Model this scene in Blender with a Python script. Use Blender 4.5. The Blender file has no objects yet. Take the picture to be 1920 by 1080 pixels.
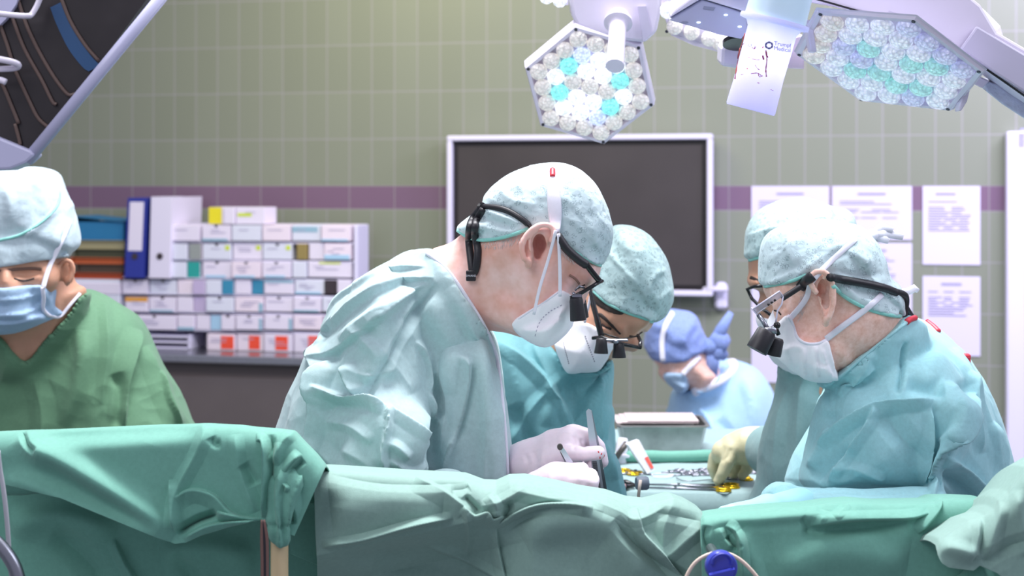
import bpy, math, random
import numpy as np
from mathutils import Vector, Matrix
from mathutils.bvhtree import BVHTree

SC = bpy.context.scene
COL = SC.collection
F = 2667.0          # focal length in pixels of a 1920 px wide frame (50 mm on 36 mm)
EYE = 1.5           # camera height
HY = 350.0          # horizon row

# ------------------------------------------------------------------ camera
cd = bpy.data.cameras.new('camera')
cd.sensor_width = 36.0
cd.lens = 50.0
cd.shift_y = -(540.0 - HY) / 1920.0
cd.dof.use_dof = True
cd.dof.focus_distance = 1.95
cd.dof.aperture_fstop = 5.6
cd.clip_start = 0.05
cam = bpy.data.objects.new('camera', cd)
COL.objects.link(cam)
cam.location = (0, 0, EYE)
cam.rotation_euler = (math.radians(90), 0, 0)
SC.camera = cam

# ------------------------------------------------------------------ world, exposure
w = bpy.data.worlds.new('world'); SC.world = w
w.use_nodes = True
bg = w.node_tree.nodes['Background']
bg.inputs[0].default_value = (0.80, 0.80, 1.0, 1)
bg.inputs[1].default_value = 0.45
SC.view_settings.view_transform = 'Standard'
SC.view_settings.look = 'None'
SC.view_settings.exposure = 0.10
SC.view_settings.gamma = 1.0
SC.view_settings.use_curve_mapping = False
try:
    SC.cycles.use_denoising = True
    SC.cycles.max_bounces = 6
    SC.cycles.caustics_reflective = False
    SC.cycles.caustics_refractive = False
except Exception:
    pass

def area(name, loc, target, size, power, color):
    l = bpy.data.lights.new(name, 'AREA'); l.shape = 'RECTANGLE'
    l.size, l.size_y = size; l.energy = power; l.color = color
    o = bpy.data.objects.new(name, l); COL.objects.link(o)
    o.location = loc
    o.rotation_euler = (Vector(target) - Vector(loc)).to_track_quat('-Z', 'Y').to_euler()
    return o
area('added_area_light', (0.1, 2.45, 3.9), (0.15, 2.2, 1.1), (1.7, 0.8), 175, (0.97, 0.97, 1.0))  # added key light, unseen, brightens caps and gowns from above
area('added_area_light', (-1.2, 0.4, 2.9), (-0.2, 2.2, 1.1), (1.4, 1.0), 20, (0.97, 0.97, 1.0))  # unseen weak fill added at the front left
area('added_area_light', (2.4, 1.4, 2.9), (1.0, 3.2, 1.2), (1.2, 1.2), 30, (0.86, 0.88, 1.0))  # unseen bluish fill added at the right
area('added_area_light', (2.3, 4.2, 2.9), (2.1, 5.2, 1.5), (1.6, 0.7), 76, (0.76, 0.71, 1.0))  # added lavender light, unseen, tints the right part of the wall
area('added_area_light', (-0.6, 4.9, 2.9), (-0.35, 6.1, 1.7), (0.9, 0.5), 15, (1.0, 0.94, 0.55))  # added yellow light, unseen, warms the middle of the wall

# ------------------------------------------------------------------ helpers
def P(px, py, D):
    return ((px - 960.0) / F * D, D, EYE + (HY - py) / F * D)
def PX(v):
    v = np.asarray(v)
    return 960 + v[:, 0] / v[:, 1] * F, HY - (v[:, 2] - EYE) / v[:, 1] * F

def mat(name, col, rough=0.6, metal=0.0, spec=0.5, noise=0.0, nscale=40, bump=0.0, bscale=200,
        sub=0.0, subcol=None, emit=None, estr=0.0, alpha=1.0, trans=0.0, sheen=0.0, coat=0.0, detail=3.0, noise_col=None, bumpdist=0.002):
    m = bpy.data.materials.new(name); m.use_nodes = True
    nt = m.node_tree; b = nt.nodes['Principled BSDF']
    c = tuple(col) + (1,)
    b.inputs['Base Color'].default_value = c
    b.inputs['Roughness'].default_value = rough
    b.inputs['Metallic'].default_value = metal
    b.inputs['Specular IOR Level'].default_value = spec
    b.inputs['Alpha'].default_value = alpha
    b.inputs['Transmission Weight'].default_value = trans
    b.inputs['Sheen Weight'].default_value = sheen
    b.inputs['Coat Weight'].default_value = coat
    if sub > 0:
        b.inputs['Subsurface Weight'].default_value = sub
        b.inputs['Subsurface Radius'].default_value = subcol or (1.0, 0.4, 0.25)
        b.inputs['Subsurface Scale'].default_value = 0.012
    if emit:
        b.inputs['Emission Color'].default_value = tuple(emit) + (1,)
        b.inputs['Emission Strength'].default_value = estr
    tc = nt.nodes.new('ShaderNodeTexCoord')
    if noise > 0:
        n = nt.nodes.new('ShaderNodeTexNoise'); n.inputs['Scale'].default_value = nscale
        n.inputs['Detail'].default_value = detail; n.inputs['Roughness'].default_value = 0.65
        nt.links.new(tc.outputs['Object'], n.inputs['Vector'])
        r = nt.nodes.new('ShaderNodeValToRGB')
        r.color_ramp.elements[0].position = 0.3; r.color_ramp.elements[1].position = 0.7
        nc = noise_col or tuple(x * (1 - noise) for x in col)
        r.color_ramp.elements[0].color = tuple(nc) + (1,)
        r.color_ramp.elements[1].color = tuple(min(1, x * (1 + noise * .6)) for x in col) + (1,)
        nt.links.new(n.outputs['Fac'], r.inputs['Fac'])
        nt.links.new(r.outputs['Color'], b.inputs['Base Color'])
    if bump > 0:
        n2 = nt.nodes.new('ShaderNodeTexNoise'); n2.inputs['Scale'].default_value = bscale
        n2.inputs['Detail'].default_value = 4
        nt.links.new(tc.outputs['Object'], n2.inputs['Vector'])
        bp = nt.nodes.new('ShaderNodeBump'); bp.inputs['Strength'].default_value = bump
        bp.inputs['Distance'].default_value = bumpdist
        nt.links.new(n2.outputs['Fac'], bp.inputs['Height'])
        nt.links.new(bp.outputs['Normal'], b.inputs['Normal'])
    return m

def srgb(r, g, b):
    f = lambda c: (c / 255 / 12.92) if c <= 10 else ((c / 255 + .055) / 1.055) ** 2.4
    return (f(r), f(g), f(b))

def wrinkle_bump(m, scale, strength, dist=0.004, stretch=(1, 1, 1)):
    """adds a second, crease-like bump layer (sharp valleys of a ridged voronoi/noise) below the weave bump"""
    nt = m.node_tree; b = nt.nodes['Principled BSDF']
    tc = nt.nodes.new('ShaderNodeTexCoord'); mp = nt.nodes.new('ShaderNodeMapping')
    mp.inputs['Scale'].default_value = stretch
    nz = nt.nodes.new('ShaderNodeTexNoise'); nz.inputs['Scale'].default_value = scale * .6
    mx = nt.nodes.new('ShaderNodeMixRGB'); mx.inputs[0].default_value = 0.12
    v = nt.nodes.new('ShaderNodeTexVoronoi'); v.feature = 'SMOOTH_F1'; v.inputs['Scale'].default_value = scale
    v.inputs['Smoothness'].default_value = 0.15
    nt.links.new(tc.outputs['Object'], mp.inputs['Vector'])
    nt.links.new(mp.outputs['Vector'], mx.inputs[1])
    nt.links.new(mp.outputs['Vector'], nz.inputs['Vector'])
    nt.links.new(nz.outputs['Color'], mx.inputs[2])
    nt.links.new(mx.outputs[0], v.inputs['Vector'])
    bp = nt.nodes.new('ShaderNodeBump'); bp.inputs['Strength'].default_value = strength
    bp.inputs['Distance'].default_value = dist
    nt.links.new(v.outputs['Distance'], bp.inputs['Height'])
    old = b.inputs['Normal'].links[0].from_socket if b.inputs['Normal'].links else None
    if old: nt.links.new(old, bp.inputs['Normal'])
    nt.links.new(bp.outputs['Normal'], b.inputs['Normal'])
    return m

def tag(o, label=None, cat=None, group=None, kind=None):
    if label: o['label'] = label
    if cat: o['category'] = cat
    if group: o['group'] = group
    if kind: o['kind'] = kind
    return o
def thing(name, label, cat, loc=(0, 0, 0), rz=0.0, group=None):
    o = bpy.data.objects.new(name, None); COL.objects.link(o)
    o.location = loc; o.rotation_euler = (0, 0, rz); o.empty_display_size = 0.05
    return tag(o, label, cat, group)
def link_mesh(name, verts, faces, m, parent=None, smooth=True, world=True):
    me = bpy.data.meshes.new(name)
    me.from_pydata([tuple(v) for v in verts], [], [tuple(f) for f in faces])
    me.update()
    if smooth:
        me.polygons.foreach_set('use_smooth', [True] * len(me.polygons))
    o = bpy.data.objects.new(name, me); COL.objects.link(o)
    me.materials.append(m)
    if parent is not None:
        o.parent = parent
        if world:   # vertices were given in world space: move them into the parent's frame
            pm = Matrix.LocRotScale(parent.location, parent.rotation_euler, None)
            pp = parent.parent
            while pp is not None:
                pm = Matrix.LocRotScale(pp.location, pp.rotation_euler, None) @ pm
                pp = pp.parent
            me.transform(pm.inverted())
    return o

class MB:
    """collects simple solids into one mesh"""
    def __init__(s): s.v = []; s.f = []
    def add(s, vs, fs):
        n = len(s.v); s.v += [tuple(map(float, v)) for v in vs]; s.f += [tuple(i + n for i in f) for f in fs]; return s
    def box(s, c, size, M=None, bev=0.0):
        hx, hy, hz = [x / 2 for x in size]
        b = min(bev, hx * .9, hy * .9, hz * .9)
        vs = []; fs = []
        if b <= 0:
            for x in (-hx, hx):
                for y in (-hy, hy):
                    for z in (-hz, hz): vs.append((x, y, z))
            fs = [(0, 1, 3, 2), (4, 6, 7, 5), (0, 4, 5, 1), (2, 3, 7, 6), (0, 2, 6, 4), (1, 5, 7, 3)]
        else:
            prof = [(-hx + b, -hy), (hx - b, -hy), (hx, -hy + b), (hx, hy - b), (hx - b, hy), (-hx + b, hy), (-hx, hy - b), (-hx, -hy + b)]
            lv = [(-hz, b), (-hz + b, 0), (hz - b, 0), (hz, b)]
            for z, ins in lv:
                for x, y in prof:
                    vs.append((x * (hx - ins) / hx, y * (hy - ins) / hy, z))
            for k in range(3):
                for i in range(8):
                    j = (i + 1) % 8
                    fs.append((k * 8 + i, k * 8 + j, k * 8 + 8 + j, k * 8 + 8 + i))
            fs.append(tuple(range(7, -1, -1))); fs.append(tuple(24 + i for i in range(8)))
        if M is not None: vs = [tuple(M @ Vector(v)) for v in vs]
        vs = [(v[0] + c[0], v[1] + c[1], v[2] + c[2]) for v in vs]
        return s.add(vs, fs)
    def tube(s, pts, r, n=10, cap=True, flat=None, up=None):
        """tube through pts; r number or list; flat=(a,b) multiplies the radius across / along 'up' to make a ribbon"""
        pts = [Vector(p) for p in pts]; N = len(pts)
        rs = r if isinstance(r, (list, tuple)) else [r] * N
        prev = None; vs = []; fs = []
        for i, p in enumerate(pts):
            t = (pts[min(i + 1, N - 1)] - pts[max(i - 1, 0)])
            if t.length < 1e-9: t = Vector((0, 0, 1))
            t.normalize()
            if up is not None: a = Vector(up)
            elif prev is None: a = Vector((0, 0, 1)) if abs(t.z) < .9 else Vector((1, 0, 0))
            else: a = prev
            a = (a - t * a.dot(t))
            if a.length < 1e-6: a = t.orthogonal()
            a.normalize(); b = t.cross(a); prev = a
            fa, fb = flat if flat else (1, 1)
            for k in range(n):
                th = 2 * math.pi * k / n
                vs.append(p + a * (math.cos(th) * rs[i] * fb) + b * (math.sin(th) * rs[i] * fa))
        for i in range(N - 1):
            for k in range(n):
                j = (k + 1) % n
                fs.append((i * n + k, i * n + j, (i + 1) * n + j, (i + 1) * n + k))
        if cap:
            fs.append(tuple(range(n - 1, -1, -1))); fs.append(tuple((N - 1) * n + k for k in range(n)))
        return s.add(vs, fs)
    def lathe(s, prof, c, axis=(0, 0, 1), n=32):
        """prof: list of (radius, height) turned about axis from c"""
        ax = Vector(axis).normalized(); a = ax.orthogonal().normalized(); b = ax.cross(a); c = Vector(c)
        vs = []; fs = []
        for r, h in prof:
            for k in range(n):
                th = 2 * math.pi * k / n
                vs.append(c + ax * h + (a * math.cos(th) + b * math.sin(th)) * r)
        for i in range(len(prof) - 1):
            for k in range(n):
                j = (k + 1) % n
                fs.append((i * n + k, i * n + j, (i + 1) * n + j, (i + 1) * n + k))
        fs.append(tuple(range(n - 1, -1, -1))); fs.append(tuple((len(prof) - 1) * n + k for k in range(n)))
        return s.add(vs, fs)
    def slab(s, pts, d):
        """prism over a planar polygon pts (3D) by offset vector d"""
        n = len(pts); d = Vector(d)
        vs = [Vector(p) for p in pts] + [Vector(p) + d for p in pts]
        fs = [tuple(range(n)), tuple(range(2 * n - 1, n - 1, -1))]
        for i in range(n):
            j = (i + 1) % n; fs.append((i, i + n, j + n, j))
        return s.add(vs, fs)
    def sphere(s, c, r, n=12, sc=(1, 1, 1)):
        vs = []; fs = []; m = n // 2 + 1
        for i in range(1, m):
            ph = math.pi * i / m
            for k in range(n):
                th = 2 * math.pi * k / n
                vs.append((c[0] + r * sc[0] * math.sin(ph) * math.cos(th), c[1] + r * sc[1] * math.sin(ph) * math.sin(th), c[2] + r * sc[2] * math.cos(ph)))
        for i in range(m - 2):
            for k in range(n):
                j = (k + 1) % n; fs.append((i * n + k, (i + 1) * n + k, (i + 1) * n + j, i * n + j))
        t = len(vs); vs.append((c[0], c[1], c[2] + r * sc[2])); vs.append((c[0], c[1], c[2] - r * sc[2]))
        for k in range(n):
            j = (k + 1) % n; fs.append((t, k, j)); fs.append((t + 1, (m - 2) * n + j, (m - 2) * n + k))
        return s.add(vs, fs)
    def build(s, name, m, parent=None, smooth=False, world=True, auto=None):
        o = link_mesh(name, s.v, s.f, m, parent, smooth, world)
        if auto is not None:
            me = o.data
            me.polygons.foreach_set('use_smooth', [True] * len(me.polygons))
            try: me.set_sharp_from_angle(angle=math.radians(auto))
            except Exception: pass
        return o

def curve(pts, n=8, closed=False):
    """Catmull-Rom through points of any dimension"""
    p = [np.array(q, float) for q in pts]; N = len(p); out = []
    rng = range(N) if closed else range(N - 1)
    for i in rng:
        a = p[i - 1] if (closed or i > 0) else 2 * p[0] - p[1]
        b = p[i]; c = p[(i + 1) % N]
        d = p[(i + 2) % N] if (closed or i + 2 < N) else 2 * p[-1] - p[-2]
        for k in range(n):
            t = k / n
            out.append(0.5 * ((2 * b) + (-a + c) * t + (2 * a - 5 * b + 4 * c - d) * t * t + (-a + 3 * b - 3 * c + d) * t ** 3))
    if not closed: out.append(p[-1])
    return out

# ---- numpy noise
def _hash(ix, iy, iz, seed):
    h = (ix * 374761393 + iy * 668265263 + iz * 2147483647 + seed * 974634777) & 0xffffffff
    h = ((h ^ (h >> 13)) * 1274126177) & 0xffffffff
    return ((h ^ (h >> 16)) & 0xffff) / 65535.0
def vnoise(p, seed=0):
    p = np.asarray(p); i = np.floor(p).astype(np.int64); f = p - i; u = f * f * f * (f * (f * 6 - 15) + 10)
    r = 0
    for dx in (0, 1):
        for dy in (0, 1):
            for dz in (0, 1):
                wgt = (u[:, 0] if dx else 1 - u[:, 0]) * (u[:, 1] if dy else 1 - u[:, 1]) * (u[:, 2] if dz else 1 - u[:, 2])
                r = r + wgt * _hash(i[:, 0] + dx, i[:, 1] + dy, i[:, 2] + dz, seed)
    return r * 2 - 1
def crumple(p, freq, seed=0):
    """ridged, warped noise: long soft faces meeting in sharp creases, roughly -1..1"""
    wp = p * freq
    wp = wp + 0.6 * np.stack([vnoise(wp * .7 + 9, seed + 1), vnoise(wp * .7 + 31, seed + 2), vnoise(wp * .7 + 57, seed + 3)], 1)
    a = 1 - 2.2 * np.abs(vnoise(wp, seed)); b = 1 - 2.2 * np.abs(vnoise(wp * 2.1 + 5, seed + 7)); c = 1 - 2.2 * np.abs(vnoise(wp * 4.3 + 5, seed + 9))
    return a * .6 + b * .28 + c * .12

# ---- implicit surfaces
def poly_sd(poly, X, Z):
    """signed distance, positive inside"""
    best = np.full(X.shape, 1e9); ins = np.zeros(X.shape, bool)
    n = len(poly)
    for i in range(n):
        ax, az = poly[i]; bx, bz = poly[(i + 1) % n]
        ex, ez = bx - ax, bz - az; L = ex * ex + ez * ez + 1e-15
        t = np.clip(((X - ax) * ex + (Z - az) * ez) / L, 0, 1)
        best = np.minimum(best, (X - ax - t * ex) ** 2 + (Z - az - t * ez) ** 2)
        if az != bz:
            c = (az > Z) != (bz > Z)
            ins ^= c & (X < (bx - ax) * (Z - az) / (bz - az) + ax)
    d = np.sqrt(best)
    return np.where(ins, d, -d)
def px_poly(pts, D, smooth=4):
    q = [(P(x, y, D)[0], P(x, y, D)[2]) for x, y in pts]
    if smooth: q = [tuple(a) for a in curve(q, smooth, True)]
    return q
def inflate(pts, D, T, R, smooth=4, grow=0.0, tilt=(0, 0), e=2.0):
    """rounded solid whose outline is the polygon; T half depth, R width of the rounded rim; tilt moves the mid plane with x and z"""
    poly = px_poly(pts, D, smooth)
    cx = sum(p[0] for p in poly) / len(poly); cz = sum(p[1] for p in poly) / len(poly)
    def f(X, Y, Z):
        d2 = poly_sd(poly, X[:, :1, :], Z[:, :1, :]) + grow
        yc = D + tilt[0] * (X[:, :1, :] - cx) + tilt[1] * (Z[:, :1, :] - cz)
        q = np.maximum((R - d2) / R, 0)
        return (((q ** e) + (np.abs(Y - yc) / T) ** e) ** (1 / e) - 1) * min(R, T)
    xs = [p[0] for p in poly]; zs = [p[1] for p in poly]
    m = abs(grow) + .01
    tt = T + abs(tilt[0]) * (max(xs) - min(xs)) + abs(tilt[1]) * (max(zs) - min(zs))
    f.bb = ((min(xs) - m, D - tt - m, min(zs) - m), (max(xs) + m, D + tt + m, max(zs) + m))
    return f
def cone(a, b, ra, rb):
    a = np.array(a, float); b = np.array(b, float); ab = b - a; L = ab @ ab + 1e-12
    def f(X, Y, Z):
        t = np.clip(((X - a[0]) * ab[0] + (Y - a[1]) * ab[1] + (Z - a[2]) * ab[2]) / L, 0, 1)
        return np.sqrt((X - a[0] - t * ab[0]) ** 2 + (Y - a[1] - t * ab[1]) ** 2 + (Z - a[2] - t * ab[2]) ** 2) - (ra + (rb - ra) * t)
    r = max(ra, rb) + .01
    f.bb = (tuple(np.minimum(a, b) - r), tuple(np.maximum(a, b) + r))
    return f
def chain(pts, k=0.0):
    """pts (x,y,z,r)"""
    fs = [cone(pts[i][:3], pts[i + 1][:3], pts[i][3], pts[i + 1][3]) for i in range(len(pts) - 1)]
    def f(X, Y, Z):
        r = fs[0](X, Y, Z)
        for g in fs[1:]: r = np.minimum(r, g(X, Y, Z))
        return r
    f.bb = bbs(fs); return f
def ell(c, r, M=None):
    c = np.array(c, float); Mi = np.array(M.inverted()) if M is not None else None
    def f(X, Y, Z):
        x, y, z = X - c[0], Y - c[1], Z - c[2]
        if Mi is not None: x, y, z = [Mi[i][0] * x + Mi[i][1] * y + Mi[i][2] * z for i in range(3)]
        k0 = np.sqrt((x / r[0]) ** 2 + (y / r[1]) ** 2 + (z / r[2]) ** 2)
        return (k0 - 1) * min(r)
    q = max(r) + .01
    f.bb = (tuple(c - q), tuple(c + q)); return f
def bbs(fs):
    return (tuple(np.min([g.bb[0] for g in fs], axis=0)), tuple(np.max([g.bb[1] for g in fs], axis=0)))
def smin(a, b, k):
    if k <= 0: return np.minimum(a, b)
    h = np.clip(0.5 + 0.5 * (b - a) / k, 0, 1)
    return b + (a - b) * h - k * h * (1 - h)
def union(items):
    """items: (field, k) smooth unions in order; k negative = smooth cut"""
    def f(X, Y, Z):
        r = items[0][0](X, Y, Z)
        for g, k in items[1:]:
            v = g(X, Y, Z)
            r = smin(r, v, k) if k >= 0 else -smin(-r, v, -k)
        return r
    f.bb = bbs([g for g, k in items if k >= 0]); return f
def grown(body, grow, pts, D, smooth=4):
    """the body thickened by grow, cut to the outline pts seen from the front: a garment lying on it"""
    poly = px_poly(pts, D, smooth)
    def f(X, Y, Z):
        return np.maximum(body(X, Y, Z) - grow, -poly_sd(poly, X[:, :1, :], Z[:, :1, :]) + 0 * X)
    xs = [p[0] for p in poly]; zs = [p[1] for p in poly]
    f.bb = ((min(xs), body.bb[0][1] - grow, min(zs)), (max(xs), body.bb[1][1] + grow, max(zs)))
    return f
def subdiv(v, f):
    """one linear subdivision of a quad mesh"""
    n = len(v); e = np.concatenate([f[:, [0, 1]], f[:, [1, 2]], f[:, [2, 3]], f[:, [3, 0]]]); e.sort(axis=1)
    key = e[:, 0] * n + e[:, 1]; u, inv = np.unique(key, return_inverse=True)
    mid = (v[u // n] + v[u % n]) / 2; m = len(f); c = v[f].mean(axis=1)
    i = n + inv; a, b, c_, d = i[:m], i[m:2 * m], i[2 * m:3 * m], i[3 * m:]; k = n + len(u) + np.arange(m)
    nf = np.concatenate([np.stack(q, 1) for q in ((f[:, 0], a, k, d), (a, f[:, 1], b, k), (k, b, f[:, 2], c_), (d, k, c_, f[:, 3]))])
    return np.concatenate([v, mid, c]), nf
def nets(f, h, clip=None):
    """surface nets of the zero set of f"""
    lo = np.array(f.bb[0]) - 2 * h; hi = np.array(f.bb[1]) + 2 * h
    if clip is not None:
        lo = np.maximum(lo, clip[0]); hi = np.minimum(hi, clip[1])
    n = np.ceil((hi - lo) / h).astype(int) + 1
    xs = [(lo[i] + h * np.arange(n[i])).astype(np.float32) for i in range(3)]
    X, Y, Z = np.meshgrid(*xs, indexing='ij', sparse=True)
    X = X + np.zeros((1, 1, len(xs[2])), np.float32); Z = Z + np.zeros((len(xs[0]), 1, 1), np.float32)
    V = np.asarray(f(X, Y, Z), np.float32); V = np.broadcast_to(V, (n[0], n[1], n[2])).copy()
    V[0] = V[-1] = 1; V[:, 0] = V[:, -1] = 1; V[:, :, 0] = V[:, :, -1] = 1
    S = V < 0
    c = np.array([[i, j, k] for i in (0, 1) for j in (0, 1) for k in (0, 1)])
    m = n - 1
    cnt = sum(S[a:a + m[0], b:b + m[1], d:d + m[2]].astype(np.int8) for a, b, d in c)
    act = (cnt > 0) & (cnt < 8)
    idx = np.full(act.shape, -1, np.int64); ids = np.argwhere(act); idx[act] = np.arange(len(ids))
    acc = np.zeros((len(ids), 3)); w_ = np.zeros(len(ids))
    for a in range(8):
        for ax in range(3):
            if c[a][ax]: continue
            o2 = c[a].copy(); o2[ax] = 1
            pa = ids + c[a]; pb = ids + o2
            va = V[pa[:, 0], pa[:, 1], pa[:, 2]]; vb = V[pb[:, 0], pb[:, 1], pb[:, 2]]
            cr = (va < 0) != (vb < 0)
            t = np.where(cr, va / np.where(cr, va - vb, 1), 0)
            q = c[a] + t[:, None] * (o2 - c[a])
            acc += q * cr[:, None]; w_ += cr
    vs = lo + (ids + acc / w_[:, None]) * h
    faces = []
    for ax in range(3):
        b_, d_ = [(1, 2), (2, 0), (0, 1)][ax]
        sl0 = [slice(None)] * 3; sl1 = [slice(None)] * 3
        sl0[ax] = slice(0, -1); sl1[ax] = slice(1, None)
        ch = S[tuple(sl0)] != S[tuple(sl1)]
        e = np.argwhere(ch)
        e = e[(e[:, b_] > 0) & (e[:, d_] > 0) & (e[:, b_] < m[b_]) & (e[:, d_] < m[d_])]
        if not len(e): continue
        s0 = S[e[:, 0], e[:, 1], e[:, 2]]
        ub = np.zeros(3, int); ub[b_] = 1; ud = np.zeros(3, int); ud[d_] = 1
        q = [idx[tuple((e - x).T)] for x in (ub + ud, ud, 0 * ub, ub)]
        q = np.stack(q, 1)
        ok = (q >= 0).all(1)
        q[~s0] = q[~s0][:, ::-1]
        faces.append(q[ok])
    return vs, np.concatenate(faces)
def normals(v, f):
    a = v[f[:, 2]] - v[f[:, 0]]; b = v[f[:, 3]] - v[f[:, 1]]
    n = np.cross(a, b); out = np.zeros_like(v)
    for k in range(4): np.add.at(out, f[:, k], n)
    return out / (np.linalg.norm(out, axis=1, keepdims=True) + 1e-12)
def relax(v, f, it=2, lam=0.5):
    for _ in range(it):
        acc = np.zeros_like(v); c = np.zeros(len(v))
        for a, b in ((0, 1), (1, 2), (2, 3), (3, 0)):
            np.add.at(acc, f[:, a], v[f[:, b]]); np.add.at(acc, f[:, b], v[f[:, a]])
            np.add.at(c, f[:, a], 1); np.add.at(c, f[:, b], 1)
        v = v + lam * (acc / c[:, None] - v)
    return v
def stroke_h(px, py, strokes):
    """sum of folds; each (points, width px, height m, kind[, smooth]) kind v crease, g roll, l lip steep on the left of travel, r lip steep on the right"""
    H = np.zeros(len(px))
    for st in strokes:
        pts, wd, amp, kind = st[:4]
        q = curve(pts, 6) if len(pts) > 2 else [np.array(a, float) for a in pts]
        q = np.array(q); seg = np.linalg.norm(np.diff(q, axis=0), axis=1); L = seg.sum(); s0 = np.concatenate([[0], np.cumsum(seg)])
        m = (px > q[:, 0].min() - 6 * wd) & (px < q[:, 0].max() + 6 * wd) & (py > q[:, 1].min() - 6 * wd) & (py < q[:, 1].max() + 6 * wd)
        if not m.any(): continue
        x = px[m]; y = py[m]; best = np.full(len(x), 1e9); sg = np.zeros(len(x)); tt = np.zeros(len(x))
        for i in range(len(q) - 1):
            e = q[i + 1] - q[i]; L2 = e @ e + 1e-9
            t = np.clip(((x - q[i, 0]) * e[0] + (y - q[i, 1]) * e[1]) / L2, 0, 1)
            dx = x - q[i, 0] - t * e[0]; dy = y - q[i, 1] - t * e[1]; d = np.hypot(dx, dy)
            b = d < best; best = np.where(b, d, best)
            sg = np.where(b, np.sign(e[0] * dy - e[1] * dx), sg)   # +: right of travel (image y down)
            tt = np.where(b, (s0[i] + t * seg[i]) / L, tt)
        tp = np.clip(np.minimum(tt, 1 - tt) / 0.22, 0, 1); tp = tp * (2 - tp)
        if kind == 'g': h = np.exp(-(best / wd) ** 2)
        elif kind == 'v': h = np.maximum(0, 1 - best / (wd * 1.9)) * .75 + .25 * np.exp(-best / wd)
        else:
            steep = (sg < 0) if kind == 'l' else (sg > 0)
            h = np.where(steep, np.exp(-(best / (wd * .24)) ** 2), np.maximum(0, 1 - best / (wd * 2.4)))
        H[m] += amp * h * tp
    return H
def organic(name, field, h, m, parent, strokes=(), crum=0.0, cfreq=7.0, seed=0, relax_it=2, clip=None, extra=None, sub=0):
    v, f = nets(field, h, clip)
    v = relax(v, f, relax_it)
    for _ in range(sub):
        v, f = subdiv(v, f); v = relax(v, f, 2)
    n = normals(v, f)
    x, y = PX(v)
    hh = stroke_h(x, y, strokes) if strokes else np.zeros(len(v))
    if crum: hh = hh + crum * crumple(v, cfreq, seed)
    if extra is not None: hh = hh + extra(v, x, y)
    v = v + n * hh[:, None]
    v = relax(v, f, 1, .2)
    o = link_mesh(name, v, f.tolist(), m, parent)
    o_bvh[o.name] = BVHTree.FromPolygons([tuple(a) for a in v], f.tolist())
    return o
o_bvh = {}
def on(obj, px, py, off=0.002, default=2.0):
    """the point of a body or garment under a pixel, lifted off it a little"""
    d = Vector(P(px, py, 1.0)) - Vector((0, 0, EYE)); d.normalize()
    best = None
    for o in (obj if isinstance(obj, (list, tuple)) else [obj]):
        hit = o_bvh[o.name].ray_cast(Vector((0, 0, EYE)), d)
        if hit[0] is not None and (best is None or hit[3] < best[1]): best = (hit[0] - d * off, hit[3])
    return best[0] if best else Vector(P(px, py, default))
def lay(obj, pts, off=0.002, n=6, default=2.0):
    return [on(obj, q[0], q[1], off, default) for q in (curve(pts, n) if n > 1 else pts)]
def sheet(name, top, bot, D, m, parent=None, strokes=(), nx=360, ny=130, back=0.10, drop=0.05, crum=0.0, cfreq=6, seed=0, dfun=None, thick=0.0015, roll=0.03, x0=None, x1=None):
    """a hanging cloth: from its far hem over a rounded top edge down to its near hem. top, bot: pixel polylines at distance D"""
    tx = np.array([p[0] for p in top], float); ty = np.array([p[1] for p in top], float)
    bx = np.array([p[0] for p in bot], float); by = np.array([p[1] for p in bot], float)
    a = np.linspace(0, 1, nx)
    # parameter along each edge by x
    X_t = np.interp(a, np.linspace(0, 1, 200), np.interp(np.linspace(0, 1, 200), np.linspace(0, 1, 2), [tx[0], tx[-1]]))
    X_b = np.linspace(bx[0], bx[-1], nx)
    Yt = np.interp(X_t, tx, ty); Yb = np.interp(X_b, bx, by)
    # soften the corners of the traced edge
    ker = np.array([1, 2, 3, 2, 1]) / 9
    Yt = np.convolve(np.pad(Yt, 2, 'edge'), ker, 'valid'); Yb = np.convolve(np.pad(Yb, 2, 'edge'), ker, 'valid')
    vv = np.concatenate([np.linspace(-1, 0, 24)[:-1], np.linspace(0, 1, ny) ** 1.15])
    U, V = np.meshgrid(np.arange(nx), vv, indexing='ij')
    t = np.clip(V, 0, 1)
    px = X_t[U] * (1 - t) + X_b[U] * t; py = Yt[U] * (1 - t) + Yb[U] * t
    D0 = np.full(px.shape, float(D))
    if dfun is not None: D0 = D0 + dfun(px, py, t)
    # rounded shoulder at the top
    s = (py - Yt[U]) / F * D
    q = np.clip(1 - s / roll, 0, 1)
    D0 = D0 + roll * (1 - np.sqrt(np.clip(1 - q * q, 0, 1)))
    p = np.stack([((px - 960) / F * D0).ravel(), D0.ravel(), (EYE + (HY - py) / F * D0).ravel()], 1)
    Vb = np.clip(-V, 0, 1).ravel()
    p[:, 1] += Vb * back; p[:, 2] -= (Vb ** 2) * drop
    hh = stroke_h(px.ravel(), py.ravel(), strokes) * (1 - Vb)
    if crum: hh = hh + crum * crumple(p, cfreq, seed)
    p[:, 1] -= hh; p[:, 2] += hh * .25
    ny2 = len(vv); faces = []
    ii, jj = np.meshgrid(np.arange(nx - 1), np.arange(ny2 - 1), indexing='ij')
    b = (ii * ny2 + jj).ravel()
    f = np.stack([b, b + 1, b + ny2 + 1, b + ny2], 1)
    p = relax_grid(p, nx, ny2)
    o = link_mesh(name, p, f.tolist(), m, parent)
    o_bvh[o.name] = BVHTree.FromPolygons([tuple(a) for a in p], f.tolist())
    if thick:
        md = o.modifiers.new('thickness', 'SOLIDIFY'); md.thickness = thick; md.offset = 0
    return o
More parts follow.
